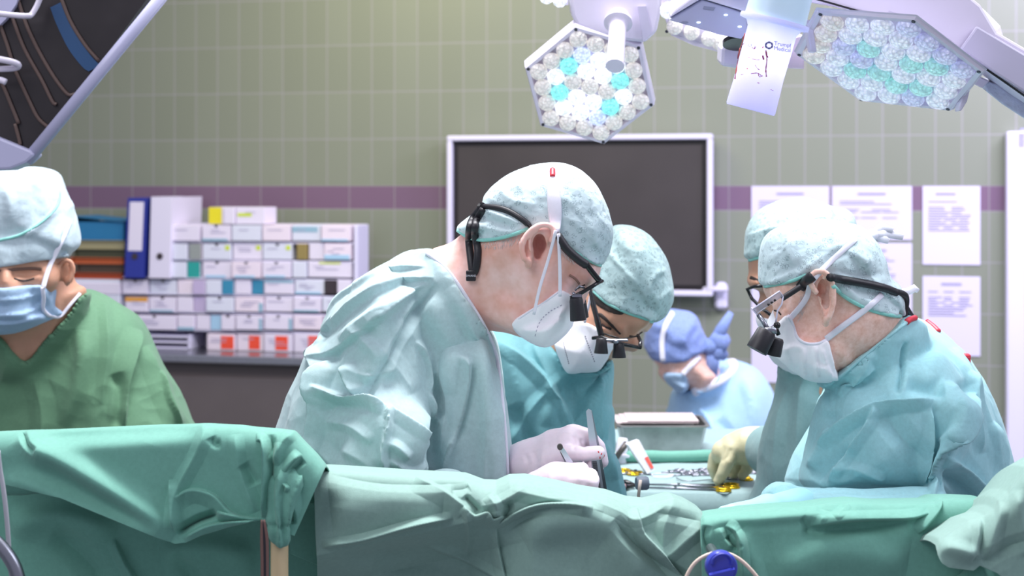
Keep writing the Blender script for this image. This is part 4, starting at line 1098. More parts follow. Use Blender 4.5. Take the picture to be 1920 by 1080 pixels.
# ================================================================== SURGEON, RIGHT FRONT (profile to the left)
def surgeon_right():
    root = thing('person', 'surgeon in aqua gown at right front, freckled cheek and tied mask, facing left', 'person', P(1700, 980, 2.2)[:2] + (0,))
    D = 2.10
    skull = [(1434, 470), (1450, 440), (1490, 425), (1560, 420), (1610, 448), (1640, 494), (1668, 548), (1686, 590), (1660, 640), (1590, 690), (1565, 705), (1530, 712), (1490, 690), (1466, 650), (1452, 620), (1450, 606), (1458, 590), (1450, 575), (1440, 560), (1433, 545), (1430, 515)]
    neck = [(1540, 560), (1620, 560), (1690, 580), (1715, 600), (1720, 660), (1680, 740), (1600, 740), (1555, 700)]
    torso = [(1690, 610), (1770, 640), (1840, 760), (1860, 950), (1500, 950), (1560, 760), (1600, 690)]
    earp = [(1530, 548), (1519, 528), (1526, 512), (1543, 509), (1557, 522), (1563, 546), (1561, 575), (1554, 596)]
    items = [(inflate(skull, D, .078, .078), 0), (inflate(neck, D + .02, .068, .075), .02), (inflate(torso, 2.2, .12, .12), .02),
             (ell(P(1478, 575, 2.055), (.022, .022, .032)), .02), (ell(P(1515, 655, 2.055), (.040, .026, .030)), .02)]
    base = union(list(items))
    items += ear(earp, (1548, 606), 2.016)
    items += [(ell(P(1542, 540, 2.014), (.0090, .030, .0145)), -.0025), (ell(P(1548, 566, 2.010), (.0055, .026, .011)), -.0025)]
    bf = union(items)
    st = [([(1456, 590), (1470, 570), (1476, 545)], 9, -.004, 'g'), ([(1560, 650), (1600, 690), (1620, 720)], 14, .003, 'g'), ([(1552, 640), (1575, 690), (1590, 720)], 8, -.003, 'g'),
          ([(1458, 575), (1468, 578), (1478, 574)], 3, -.0015, 'g'), ([(1575, 600), (1620, 640), (1680, 640)], 20, .002, 'g')]
    body = organic('body', bf, .0027, M_skin3, root, st, crum=.0004, cfreq=30, clip=((-1, 1.7, 1.2), (2, 3, 3)))
    gown = [(1688, 607), (1705, 598), (1722, 597), (1748, 612), (1775, 632), (1800, 660), (1822, 690), (1842, 720), (1862, 760), (1880, 810), (1890, 860), (1894, 925), (1885, 985), (1500, 985), (1500, 905), (1512, 850), (1530, 790), (1550, 738), (1575, 703), (1600, 683), (1640, 650)]
    sleeve = [(1600, 700), (1660, 660), (1740, 660), (1790, 720), (1815, 800), (1790, 870), (1760, 920), (1640, 940), (1520, 930), (1500, 902), (1508, 860), (1526, 792), (1548, 740), (1575, 712)]
    fore = [(1427, 940), (1434, 922), (1450, 909), (1470, 906), (1520, 911), (1600, 912), (1700, 915), (1762, 914), (1780, 940), (1760, 985), (1640, 990), (1450, 990), (1430, 965)]
    g = union([(inflate(gown, 2.22, .155, .15), 0), (inflate(sleeve, 2.10, .11, .12), .02), (inflate(fore, 1.985, .045, .045, 3), .008), (grown(base, .010, gown, 2.045), .004),
               (inflate([(1745, 740), (1800, 730), (1800, 800), (1775, 880), (1755, 940), (1740, 930), (1742, 840)], 2.02, .05, .05), .012)])
    st = [([(1698, 640), (1690, 690), (1682, 740)], 4, -.007, 'v'), ([(1545, 740), (1560, 770), (1575, 730), (1640, 660)], 12, .006, 'g'),
          ([(1575, 745), (1610, 710), (1640, 690)], 10, .008, 'r'), ([(1560, 800), (1570, 740), (1600, 700)], 10, -.008, 'v'),
          ([(1540, 835), (1590, 790), (1650, 762), (1720, 752), (1765, 748)], 9, .013, 'l'), ([(1640, 770), (1625, 800), (1590, 850), (1552, 905)], 7, .011, 'r'),
          ([(1660, 775), (1700, 830), (1740, 870)], 16, -.008, 'v'), ([(1700, 720), (1740, 730), (1770, 725)], 16, -.010, 'g'),
          ([(1745, 765), (1750, 800), (1744, 860), (1740, 910)], 8, .010, 'l'), ([(1815, 740), (1800, 800), (1770, 860), (1752, 935)], 7, .016, 'l'), ([(1800, 745), (1785, 800), (1760, 830)], 8, .008, 'r'),
          ([(1775, 855), (1820, 890), (1870, 940)], 9, .012, 'l'), ([(1770, 880), (1810, 920), (1850, 960)], 10, -.012, 'v'),
          ([(1815, 700), (1822, 760), (1840, 850)], 8, .008, 'v'), ([(1790, 650), (1815, 710), (1850, 790), (1875, 880)], 9, .006, 'v'), ([(1860, 790), (1880, 850), (1880, 920)], 8, .007, 'l'),
          ([(1455, 912), (1600, 920), (1720, 925)], 8, -.005, 'v'), ([(1440, 930), (1460, 915), (1490, 912)], 5, .003, 'v'), ([(1520, 880), (1545, 830), (1560, 800)], 10, .007, 'g'),
          ([(1530, 905), (1560, 870), (1600, 840)], 10, -.006, 'v'), ([(1660, 900), (1600, 880), (1570, 890)], 8, .005, 'v'), ([(1740, 660), (1780, 690), (1800, 730)], 14, .006, 'v')]
    gw = organic('gown', g, .0042, M_gown_c, root, amp(st, 1.45), crum=.0036, cfreq=7, seed=21, sub=1)
    tubeon('neckline_binding', [gw, body], [(1700, 605), (1665, 632), (1625, 664), (1590, 694), (1572, 710)], .0024, M_gown_c, gw, off=.001, default=2.1)
    # red ties at the back of the collar
    for pts in ([(1700, 604), (1706, 599), (1716, 596)], [(1738, 603), (1750, 612), (1760, 622)]):
        tubeon('red_collar_tie', [gw], pts, .0045, M_red, gw, off=.001, default=2.15)
    mb = MB(); mb.box(P(1812, 668, 2.16), (.011, .012, .008), bev=.002); mb.box(P(1816, 676, 2.16), (.005, .008, .010), bev=.001); mb.build('red_snap', M_red, gw)
    cap = [(1432, 538), (1430, 510), (1432, 480), (1440, 458), (1462, 436), (1500, 420), (1545, 413), (1590, 416), (1620, 430), (1642, 455), (1658, 490), (1668, 520), (1684, 535), (1692, 560), (1691, 594), (1660, 588), (1630, 580), (1600, 566), (1578, 552), (1562, 535), (1552, 518), (1520, 512), (1490, 525), (1465, 532)]
    cst = [([(1475, 535), (1510, 505), (1560, 470), (1620, 440)], 6, .004, 'v'), ([(1440, 500), (1470, 470), (1520, 440)], 9, .003, 'v'), ([(1450, 520), (1480, 480), (1490, 440)], 7, .003, 'v'),
           ([(1480, 430), (1475, 460), (1490, 500)], 6, .003, 'v'), ([(1560, 500), (1600, 480), (1640, 500)], 8, .0035, 'v'), ([(1570, 510), (1620, 520), (1660, 510)], 6, -.004, 'v'),
           ([(1575, 530), (1610, 555), (1650, 570)], 7, .004, 'l'), ([(1600, 545), (1640, 550), (1685, 560)], 8, -.004, 'v'), ([(1560, 430), (1570, 470), (1555, 510)], 7, .003, 'v'), ([(1600, 430), (1620, 470), (1625, 510)], 8, .003, 'v'), ([(1445, 530), (1470, 520), (1500, 505)], 4, .003, 'v')]
    co = organic('surgical_cap', union([(inflate(cap, D, .087, .080), 0), (grown(base, .006, cap, D - .07), .004)]), .0027, M_cap, root, cst, crum=.0014, cfreq=22, seed=9)
    both = [co, body]
    tubeon('cap_hem', both, [(1434, 537), (1465, 532), (1490, 525), (1512, 515)], .0026, M_cap_edge, co, off=.0006)
    tubeon('cap_hem', both, [(1563, 537), (1580, 553), (1602, 567), (1632, 581), (1662, 589), (1688, 593)], .0032, M_cap_edge, co, off=.0006)
    # mask: front cup with pleats, ties
    mk = [(1478, 592), (1486, 606), (1492, 626), (1500, 638), (1515, 644), (1535, 643), (1549, 636), (1556, 660), (1566, 690), (1573, 710), (1545, 717), (1515, 714), (1490, 698), (1468, 680), (1456, 668), (1453, 640), (1460, 615), (1470, 598)]
    mst = [([(1510, 650), (1508, 680), (1514, 712)], 4, .005, 'l'), ([(1530, 648), (1532, 680), (1538, 714)], 4, .005, 'l'), ([(1541, 650), (1550, 680), (1562, 712)], 4, .004, 'l'), ([(1478, 600), (1475, 640), (1490, 690)], 7, .003, 'v'), ([(1470, 660), (1490, 650), (1505, 655)], 5, .003, 'v')]
    mo = organic('face_mask', union([(inflate(mk, D - .01, .078, .04, 2, e=1.8), 0), (grown(base, .008, mk, D - .07, 2), .003)]), .0026, M_mask, root, mst, crum=.0008, cfreq=25)
    tubeon('mask_rim', [mo, body], [(1478, 592), (1486, 606), (1492, 627), (1501, 639), (1516, 645), (1536, 644), (1550, 636)], .0022, M_strap, mo, off=.001)
    tubeon('mask_tie', both + [mo], [(1480, 598), (1488, 590), (1500, 576), (1514, 556), (1520, 530), (1548, 500), (1580, 470), (1605, 448)], .0042, M_strap, root, off=.002, flat=(1, .3))
    tubeon('mask_tie', both + [mo], [(1549, 636), (1580, 612), (1610, 590), (1640, 566), (1654, 552)], .0046, M_strap, root, off=.003, flat=(1, .3))
    mb = MB()
    kn = Vector(P(1636, 440, 2.08)); 
    for dx, dz in ((.030, .006), (.045, -.004), (.024, -.010)): mb.tube([kn, kn + Vector((dx * .5, .004, dz + .006)), kn + Vector((dx, .0, dz))], [.005, .007, .004], 8, flat=(1, .4), up=(0, -1, 0))
    mb.sphere(kn, .009); mb.build('tied_bow', M_strap, root, smooth=True)
    strands('hair', [body], [(1500, 556), (1514, 540), (1520, 548), (1508, 590), (1498, 600)], (-.3, 1), 80, root, bpy.data.materials['silver_hair'], 8)
    mb = MB(); kn = Vector(P(1700, 548, 2.15)); mb.tube([Vector(P(1684, 545, 2.13)), kn, kn + Vector((.012, 0, .006)), kn + Vector((.018, 0, .002))], [.003, .006, .006, .003], 8, flat=(1, .4), up=(0, -1, 0)); mb.build('tied_bow', M_strap, root, smooth=True)
    # black loupe band
    tubeon('loupe_band', both, [(1500, 540), (1512, 527), (1524, 517)], .0075, M_black, root, off=.004, seg=5)
    tubeon('loupe_band', both, [(1556, 520), (1590, 526), (1630, 533), (1662, 541), (1682, 549)], .0058, M_black, root, off=.004, seg=6)
    tube3('hanging_cord', [(1680, 548, 2.05), (1694, 552, 2.06), (1699, 562, 2.07), (1696, 585, 2.075), (1694, 607, 2.075)], .0052, M_black, root)
    tube3('hanging_cord', [(1672, 546, 2.06), (1688, 560, 2.07), (1702, 584, 2.09), (1714, 602, 2.11)], .0052, M_black, root)
    tube3('temple_arm', [(1502, 537, 2.0), (1485, 548, 2.0), (1466, 560, 2.0)], .0042, M_black, root)
    # spectacle frame: clear side shield with slot, lens, barrels
    sh = MB(); q = [(1412, 580), (1462, 547), (1468, 556), (1420, 588)]
    sh.slab([P(x, y, 1.992) for x, y in q], (0, .006, 0)); so = sh.build('clear_side_arm', M_clear, root)
    mb = MB()
    for (x, y) in ((1441, 571), (1447, 567), (1453, 563)): mb.sphere(P(x, y, 1.991), .0019, 10)
    mb.build('adjustment_hole', M_blackg, so, smooth=True)
    mb = MB(); edge = [(1468, 556), (1466, 570), (1458, 582), (1456, 596), (1454, 604)]
    mb.tube([P(x, y, 1.994) for x, y in edge], .0012, 6); mb.tube([P(x, y, 1.994) for x, y in ((1411, 580), (1462, 546), (1468, 556))], .0013, 6)
    mb.tube([P(x, y, 1.994) for x, y in ((1409, 577), (1420, 590), (1440, 618), (1456, 604))], .0013, 6); mb.build('shield_rim', M_frame, so, smooth=True)
    mb = MB(); mb.tube([P(1422, 590, 1.995), P(1432, 604, 1.99), P(1442, 622, 1.985)], .0035, 8); mb.box(P(1444, 620, 1.985), (.018, .010, .010), bev=.002); mb.build('barrel_bracket', M_chrome, so, smooth=True)
    for k_, (x, y, d, ax, s) in enumerate(((1439, 620, 1.975, (-.50, -.10, -.86), 1.12), (1456, 634, 1.995, (-.22, .05, -.97), .88))):
        mb = MB(); c0 = Vector(P(x, y, d)); a = Vector(ax).normalized()
        mb.lathe([(.0105 * s, 0), (.0125 * s, .003), (.0135 * s, .024 * s), (.0135 * s, .028 * s), (.0118 * s, .028 * s)], c0, a, 24); mb.build('loupe_barrel', M_black, so, auto=40)
    mb = MB(); mb.tube([P(1455, 606, 1.995), P(1456, 618, 1.99), P(1460, 628, 1.99)], .0032, 8); mb.sphere(P(1457, 610, 1.992), .005); mb.build('nose_clip', M_blackg, so, smooth=True)
    ln = MB(); ln.slab([P(x, y, 2.01) for x, y in ((1424, 588), (1462, 562), (1462, 575), (1456, 598), (1444, 614), (1436, 606))], (0, .0015, 0)); ln.build('clear_lens', M_glass, so)
    tubeon('eyelashes', [body], [(1452, 582), (1459, 584), (1464, 590)], .0012, M_hair, body, off=.001)
    # far-side glove peeping over the drape
    h = union([(chain([pc(1352, 972, 1.86, .012), pc(1376, 962, 1.86, .013), pc(1410, 960, 1.87, .015), pc(1440, 958, 1.9, .020)]), 0),
               (chain([pc(1356, 960, 1.88, .008), pc(1385, 954, 1.88, .009), pc(1420, 952, 1.89, .012)]), .004), (chain([pc(1350, 982, 1.85, .009), pc(1385, 974, 1.85, .011), pc(1420, 972, 1.87, .012)]), .004),
               (chain([pc(1362, 992, 1.85, .009), pc(1390, 986, 1.85, .010), pc(1425, 980, 1.87, .012)]), .004), (chain([pc(1440, 962, 1.9, .022), pc(1500, 950, 1.97, .026)]), .012)])
    organic('glove', h, .002, mat('latex_glove_aqua', srgb(176, 232, 240), .4, sub=.1), root)
surgeon_right()

# ================================================================== SURGEON BEHIND THE RIGHT ONE
def surgeon_back():
    root = thing('person', 'surgeon in grey-green gown behind the aqua-gowned one, dark glasses, cream glove reaching out', 'person', P(1490, 980, 2.65)[:2] + (0,))
    D = 2.47
    head = [(1403, 470), (1412, 420), (1450, 388), (1510, 378), (1570, 400), (1600, 450), (1600, 540), (1570, 600), (1540, 680), (1480, 690), (1445, 660), (1436, 625), (1424, 602), (1418, 580), (1424, 562), (1415, 545), (1406, 515), (1404, 490)]
    torso = [(1490, 640), (1600, 640), (1640, 800), (1640, 980), (1440, 980), (1450, 820)]
    bf = union([(inflate(head, D, .085, .085), 0), (inflate(torso, 2.50, .09, .11), .03), (ell(P(1414, 528, D - .01), (.010, .04, .010)), .01)])
    body = organic('body', bf, .0033, M_skin2, root, [([(1410, 548), (1425, 552), (1440, 556)], 7, -.006, 'g')], crum=.0004, cfreq=30)
    gown = [(1500, 690), (1475, 705), (1455, 745), (1438, 790), (1428, 840), (1422, 900), (1418, 1000), (1700, 1000), (1700, 720), (1600, 690)]
    gw = organic('gown', union([(inflate(gown, 2.50, .12, .12), 0), (grown(bf, .008, gown, D - .06), .004)]), .0048, M_gown_d, root,
                 [([(1510, 690), (1500, 780), (1490, 940)], 12, .010, 'v'), ([(1480, 720), (1460, 800), (1455, 930)], 10, .008, 'v'), ([(1540, 700), (1530, 800), (1515, 900)], 12, -.010, 'v')], crum=.004, cfreq=7, seed=31, sub=1)
    cap = [(1405, 488), (1399, 465), (1400, 440), (1412, 412), (1438, 388), (1470, 375), (1505, 371), (1540, 378), (1562, 388), (1585, 392), (1600, 410), (1606, 440), (1600, 480), (1590, 530), (1520, 500), (1440, 480)]
    co = organic('surgical_cap', union([(inflate(cap, D, .092, .08), 0), (grown(bf, .006, cap, D - .075), .004)]), .0033, M_cap_b, root,
                 [([(1402, 440), (1450, 428), (1510, 415), (1555, 400)], 5, .005, 'l'), ([(1420, 480), (1440, 430), (1480, 395)], 6, .003, 'v'), ([(1555, 385), (1558, 410), (1562, 430)], 4, .004, 'v')], crum=.0016, cfreq=20, seed=14)
    tubeon('cap_hem', [co, body], [(1405, 488), (1420, 484), (1440, 480)], .0028, M_cap_edge, co, off=.0006, default=2.5)
    tubeon('eyebrow', [body], [(1407, 520), (1418, 525), (1434, 534)], .0030, M_hair, body, off=.0002, default=2.5, flat=(1, .4))
    fr = MB(); fr.tube([P(x, y, d) for x, y, d in ((1430, 536, 2.38), (1415, 537, 2.39), (1401, 542, 2.41), (1410, 560, 2.40), (1428, 578, 2.385), (1445, 590, 2.37))], .0030, 8)
    fr.tube([P(x, y, d) for x, y, d in ((1430, 536, 2.38), (1445, 545, 2.37), (1470, 545, 2.37))], .0028, 8); fo = fr.build('spectacles', M_blackg, root, smooth=True)
    lm = MB(); lm.slab([P(x, y, 2.395) for x, y in ((1404, 543), (1430, 539), (1445, 560), (1440, 584), (1428, 575), (1411, 558))], (0, .0015, 0)); lm.build('clear_lens', M_glass, fo)
    # white mask below the nose, mostly hidden
    mk = [(1440, 600), (1500, 620), (1540, 680), (1500, 705), (1465, 690), (1440, 650), (1436, 620)]
    organic('face_mask', union([(inflate(mk, D - .01, .08, .05, 2), 0), (grown(bf, .006, mk, D - .075, 2), .003)]), .0035, M_mask, root)
    # arm sleeve and gloved hand reaching onto the table
    sl = union([(chain([pc(1560, 760, 2.5, .07), pc(1490, 860, 2.56, .058), pc(1445, 845, 2.68, .048)]), 0)])
    organic('sleeve', sl, .004, M_gown_d, gw, crum=.003, cfreq=10, sub=0)
    h = union([(chain([pc(1465, 832, 2.70, .036), pc(1430, 834, 2.71, .034), pc(1405, 836, 2.72, .031)]), 0), (chain([pc(1405, 836, 2.72, .031), pc(1375, 842, 2.73, .029), pc(1358, 848, 2.73, .024)]), .02),
               (chain([pc(1356, 842, 2.74, .013), pc(1340, 858, 2.745, .0115), pc(1336, 878, 2.745, .0105), pc(1343, 896, 2.745, .009)]), .006),     # index curling down
               (chain([pc(1372, 842, 2.71, .015), pc(1364, 866, 2.70, .0125), pc(1356, 886, 2.70, .0115), pc(1347, 902, 2.705, .0095)]), .008),       # thumb in front
               (chain([pc(1370, 856, 2.77, .013), pc(1360, 880, 2.78, .011), pc(1352, 893, 2.78, .009)]), .005),
               (chain([pc(1385, 858, 2.76, .013), pc(1384, 880, 2.77, .011), pc(1374, 893, 2.77, .009)]), .004),
               (chain([pc(1398, 856, 2.74, .013), pc(1402, 878, 2.745, .011), pc(1392, 892, 2.745, .009)]), .004)])
    organic('glove', h, .002, M_glove2, root, [([(1424, 820), (1430, 838), (1424, 858)], 4, -.003, 'v'), ([(1416, 822), (1421, 840), (1413, 858)], 3, -.002, 'v'), ([(1372, 840), (1364, 856), (1352, 866)], 3, -.002, 'v')], crum=.0006, cfreq=40)
surgeon_back()

# ================================================================== NURSE IN GREEN, LEFT
def nurse_green():
    root = thing('person', 'nurse in green v-neck scrubs and pale blue mask at the left edge, looking down', 'person', P(120, 980, 2.8)[:2] + (0,))
    D = 2.72
    head = [(-75, 480), (-60, 380), (0, 335), (60, 335), (110, 380), (125, 440), (118, 490), (108, 540), (92, 590), (60, 618), (15, 628), (-40, 610), (-80, 550)]
    neck = [(-20, 560), (90, 500), (126, 498), (140, 530), (160, 548), (130, 620), (60, 700), (0, 690), (-40, 640)]
    torso = [(-80, 620), (60, 640), (180, 590), (240, 700), (260, 1000), (-150, 1000), (-150, 700)]
    earp = [(108, 520), (112, 498), (122, 488), (134, 492), (138, 508), (132, 528)]
    items = [(inflate(head, D, .09, .09), 0), (inflate(neck, D + .06, .07, .08), .03), (inflate(torso, 2.86, .10, .12), .03),
             (ell(P(20, 540, D - .08), (.022, .03, .035)), .02), (ell(P(-10, 472, D - .06), (.07, .03, .02)), .02),
             (ell(P(82, 520, D - .045), (.028, .03, .03)), .02)]
    items += [(a, k) for a, k in ear(earp, (126, 532), D - .01)]
    bf = union(items)
    st = [([(20, 512), (50, 516), (80, 508)], 10, -.008, 'g'), ([(30, 520), (52, 524), (76, 516)], 5, .005, 'g'), ([(0, 480), (10, 510), (10, 540)], 8, .006, 'g'), ([(110, 560), (90, 620), (50, 670)], 10, .005, 'g')]
    body = organic('body', bf, .0036, M_skin2, root, st, crum=.0004, cfreq=30)
    scrub = [(-60, 600), (-20, 600), (5, 632), (42, 682), (80, 640), (118, 600), (152, 547), (190, 555), (232, 575), (262, 598), (285, 640), (305, 690), (335, 745), (356, 790), (372, 830), (380, 1000), (-260, 1000), (-200, 640)]
    st = [([(195, 560), (200, 650), (190, 760)], 8, .006, 'v'), ([(262, 620), (240, 700), (232, 800)], 14, .016, 'l'), ([(270, 650), (300, 730), (330, 800)], 12, .010, 'v'),
          ([(215, 700), (225, 740), (220, 800)], 10, -.010, 'g'), ([(160, 620), (150, 720), (120, 800)], 14, .006, 'g'), ([(60, 700), (80, 760), (80, 830)], 14, .006, 'v'), ([(20, 660), (0, 740), (-10, 830)], 12, .005, 'v'), ([(290, 700), (310, 760), (345, 810)], 8, .008, 'r')]
    gw = organic('scrub_top', union([(inflate(scrub, 2.88, .14, .14), 0), (grown(bf, .008, scrub, 2.72), .004)]), .0042, M_scrub, root, amp(st, 1.3), crum=.005, cfreq=6, seed=41, sub=1)
    cap = [(-100, 490), (-115, 430), (-95, 360), (-40, 325), (20, 314), (70, 315), (102, 323), (118, 352), (130, 380), (142, 420), (147, 452), (142, 466), (125, 478), (105, 484), (60, 491), (0, 500), (-60, 500)]
    co = organic('surgical_cap', union([(inflate(cap, D, .10, .09), 0), (grown(bf, .007, cap, D - .08), .004)]), .0036, M_cap_nurse, root,
                 [([(0, 450), (60, 430), (110, 385)], 5, .005, 'l'), ([(0, 340), (20, 380), (15, 420)], 8, .004, 'v'), ([(60, 330), (80, 370), (90, 410)], 8, .004, 'v'), ([(40, 480), (50, 450), (60, 430)], 6, .003, 'v'), ([(100, 480), (110, 440), (130, 410)], 6, .004, 'v')], crum=.0034, cfreq=15, seed=17)
    tubeon('cap_seam', [co], [(-60, 462), (0, 450), (40, 440), (80, 415), (108, 385), (112, 360)], .0028, M_cap_edge, co, off=.0005, default=2.6)
    mk = [(-90, 545), (-40, 538), (20, 538), (76, 535), (82, 555), (80, 580), (88, 596), (60, 612), (30, 624), (-10, 628), (-60, 620), (-90, 590)]
    mo = organic('face_mask', union([(inflate(mk, D - .035, .085, .06, 2), 0), (grown(bf, .009, mk, D - .08, 2), .003)]), .0036, M_mask_blue, root,
                 [([(-60, 580), (0, 588), (50, 584), (85, 560)], 5, .006, 'l'), ([(-60, 600), (20, 604), (80, 590)], 5, .005, 'l'), ([(-60, 560), (20, 560), (78, 548)], 5, .004, 'l')], crum=.001, cfreq=20)
    both = [co, body, mo]
    tubeon('mask_tie', both, [(80, 542), (92, 500), (112, 460), (130, 415)], .0048, M_strap, root, off=.003, flat=(1, .3), default=2.64)
    tubeon('mask_tie', both + [gw], [(80, 580), (92, 592), (112, 594), (128, 575), (150, 550)], .0034, M_strap, root, off=.003, flat=(1, .4), default=2.66)
    tubeon('mask_edge', both, [(79, 538), (82, 560), (80, 580), (92, 592)], .004, M_strap, mo, off=.001, default=2.64)
    tubeon('eyebrow', [body], [(0, 508), (30, 505), (60, 503), (78, 505)], .0028, mat('brown_brow', srgb(110, 84, 74), .8), body, off=.0005, default=2.6, flat=(1, .4))
    tubeon('eyelashes', [body], [(26, 522), (44, 527), (64, 522)], .0016, M_hair, body, off=.0005, default=2.6)
nurse_green()

# ================================================================== NURSE IN BLUE, FAR
def nurse_blue():
    root = thing('person', 'nurse in sky-blue gown and knotted blue cap far behind, bending over to the left', 'person', P(1340, 900, 4.3)[:2] + (0,))
    D = 4.2
    head = [(1215, 640), (1225, 605), (1260, 590), (1300, 605), (1318, 640), (1330, 670), (1350, 700), (1330, 730), (1300, 735), (1290, 722), (1268, 728), (1246, 715), (1234, 700), (1236, 688), (1226, 676)]
    torso = [(1310, 690), (1400, 690), (1440, 780), (1440, 960), (1260, 960), (1260, 760)]
    bf = union([(inflate(head, D, .10, .10), 0), (inflate(torso, 4.3, .13, .13), .04)])
    body = organic('body', bf, .006, M_skin3, root)
    gown = [(1295, 735), (1265, 755), (1250, 775), (1240, 810), (1236, 1000), (1480, 1000), (1462, 800), (1452, 745), (1430, 705), (1405, 684), (1375, 680), (1350, 700), (1320, 728)]
    gw = organic('gown', union([(inflate(gown, 4.32, .22, .16), 0), (grown(bf, .01, gown, 4.17), .006)]), .009, M_gown_e, root,
                 [([(1310, 765), (1330, 790), (1345, 830)], 8, .020, 'l'), ([(1300, 770), (1325, 800), (1338, 840)], 8, -.020, 'v'), ([(1345, 785), (1370, 815), (1390, 840)], 7, -.016, 'v'), ([(1246, 770), (1244, 800)], 5, -.01, 'v'), ([(1400, 710), (1420, 780), (1430, 840)], 10, .008, 'v')], crum=.006, cfreq=4, seed=51, sub=1)
    tubeon('gown_collar', [gw, body], [(1372, 676), (1376, 690), (1360, 708), (1330, 724), (1300, 736)], .014, M_strap, gw, off=.0, default=4.2, flat=(1, .5))
    cap = [(1232, 678), (1220, 665), (1212, 645), (1212, 612), (1224, 592), (1250, 583), (1285, 584), (1302, 592), (1316, 618), (1326, 645), (1322, 662), (1306, 664), (1285, 676), (1260, 681)]
    co = organic('surgical_cap', union([(inflate(cap, D, .115, .11), 0), (grown(bf, .01, cap, D - .09), .006)]), .006, M_cap_blue, root,
                 [([(1265, 590), (1245, 630), (1245, 675)], 5, -.006, 'v'), ([(1300, 600), (1280, 640), (1300, 665)], 7, .010, 'v'), ([(1230, 620), (1260, 650), (1300, 655)], 8, -.008, 'v')], crum=.006, cfreq=12, seed=61)
    mb = MB()
    kn = Vector(P(1332, 650, 4.15))
    for dx, dz, r in ((.06, .10, .018), (.05, .03, .034), (.01, -.09, .020), (.045, -.03, .026)): mb.tube([kn, kn + Vector((dx * .5, -.01, dz * .5)), kn + Vector((dx, 0, dz))], [r * .6, r, r * .5], 10, flat=(1, .6), up=(0, -1, 0))
    mb.sphere(kn, .026); mb.build('cap_knot', M_cap_blue, co, smooth=True)
    tubeon('cap_band', [co], [(1262, 586), (1248, 610), (1241, 640), (1243, 678)], .008, M_strap, co, off=.007, flat=(1, .4), default=4.1)
    mk = [(1246, 704), (1262, 700), (1285, 702), (1292, 722), (1275, 738), (1262, 728), (1250, 718)]
    mo = organic('face_mask', union([(inflate(mk, D, .11, .05, 2), 0), (grown(bf, .012, mk, D - .09, 2), .005)]), .006, M_mask_blue, root)
    tubeon('mask_tie', [co, body, mo], [(1280, 702), (1296, 685), (1312, 668)], .008, M_strap, root, off=.004, flat=(1, .3), default=4.1)
nurse_blue()
# lower gowns down to the floor, hidden behind table and drapes in this view
def skirt(person, gname, x, y, z, rx, ry, m, seed):
    mb = MB(); n = 72; rows = 24; vs = []; fs = []
    random.seed(seed); ph = [random.uniform(0, 6.28) for _ in range(4)]
    for i in range(rows + 1):
        t = i / rows; zz = z * (1 - t) + .03 * t
        for k in range(n):
            th = 2 * math.pi * k / n
            f = 1 + t * (.05 + .05 * math.sin(7 * th + ph[0]) + .03 * math.sin(12 * th + ph[1])) + .01 * math.sin(9 * th + ph[2] + t * 4)
            vs.append((x + rx * f * math.cos(th), y + ry * f * math.sin(th), zz))
    for i in range(rows):
        for k in range(n):
            j = (k + 1) % n; fs.append((i * n + k, (i + 1) * n + k, (i + 1) * n + j, i * n + j))
    fs.append(tuple(range(n))); fs.append(tuple(rows * n + k for k in range(n - 1, -1, -1)))
    mb.add(vs, fs); mb.build(gname, m, person, smooth=True)
PEOPLE = [o for o in COL.objects if o.name.startswith('person')]
for pr, (px, D, z, rx, ry, m) in zip(sorted(PEOPLE, key=lambda o: o.name), [
        (735, 2.17, 1.06, .15, .115, M_gown_a), (1035, 2.49, .98, .10, .08, M_gown_b), (1700, 2.22, 1.08, .14, .115, M_gown_c),
        (1590, 2.50, 1.0, .10, .08, M_gown_d), (90, 2.88, .95, .22, .10, M_scrub), (1355, 4.32, .62, .17, .15, M_gown_e)]):
    skirt(pr, 'gown_skirt', P(px, 900, D)[0], D, z, rx, ry, m, px)

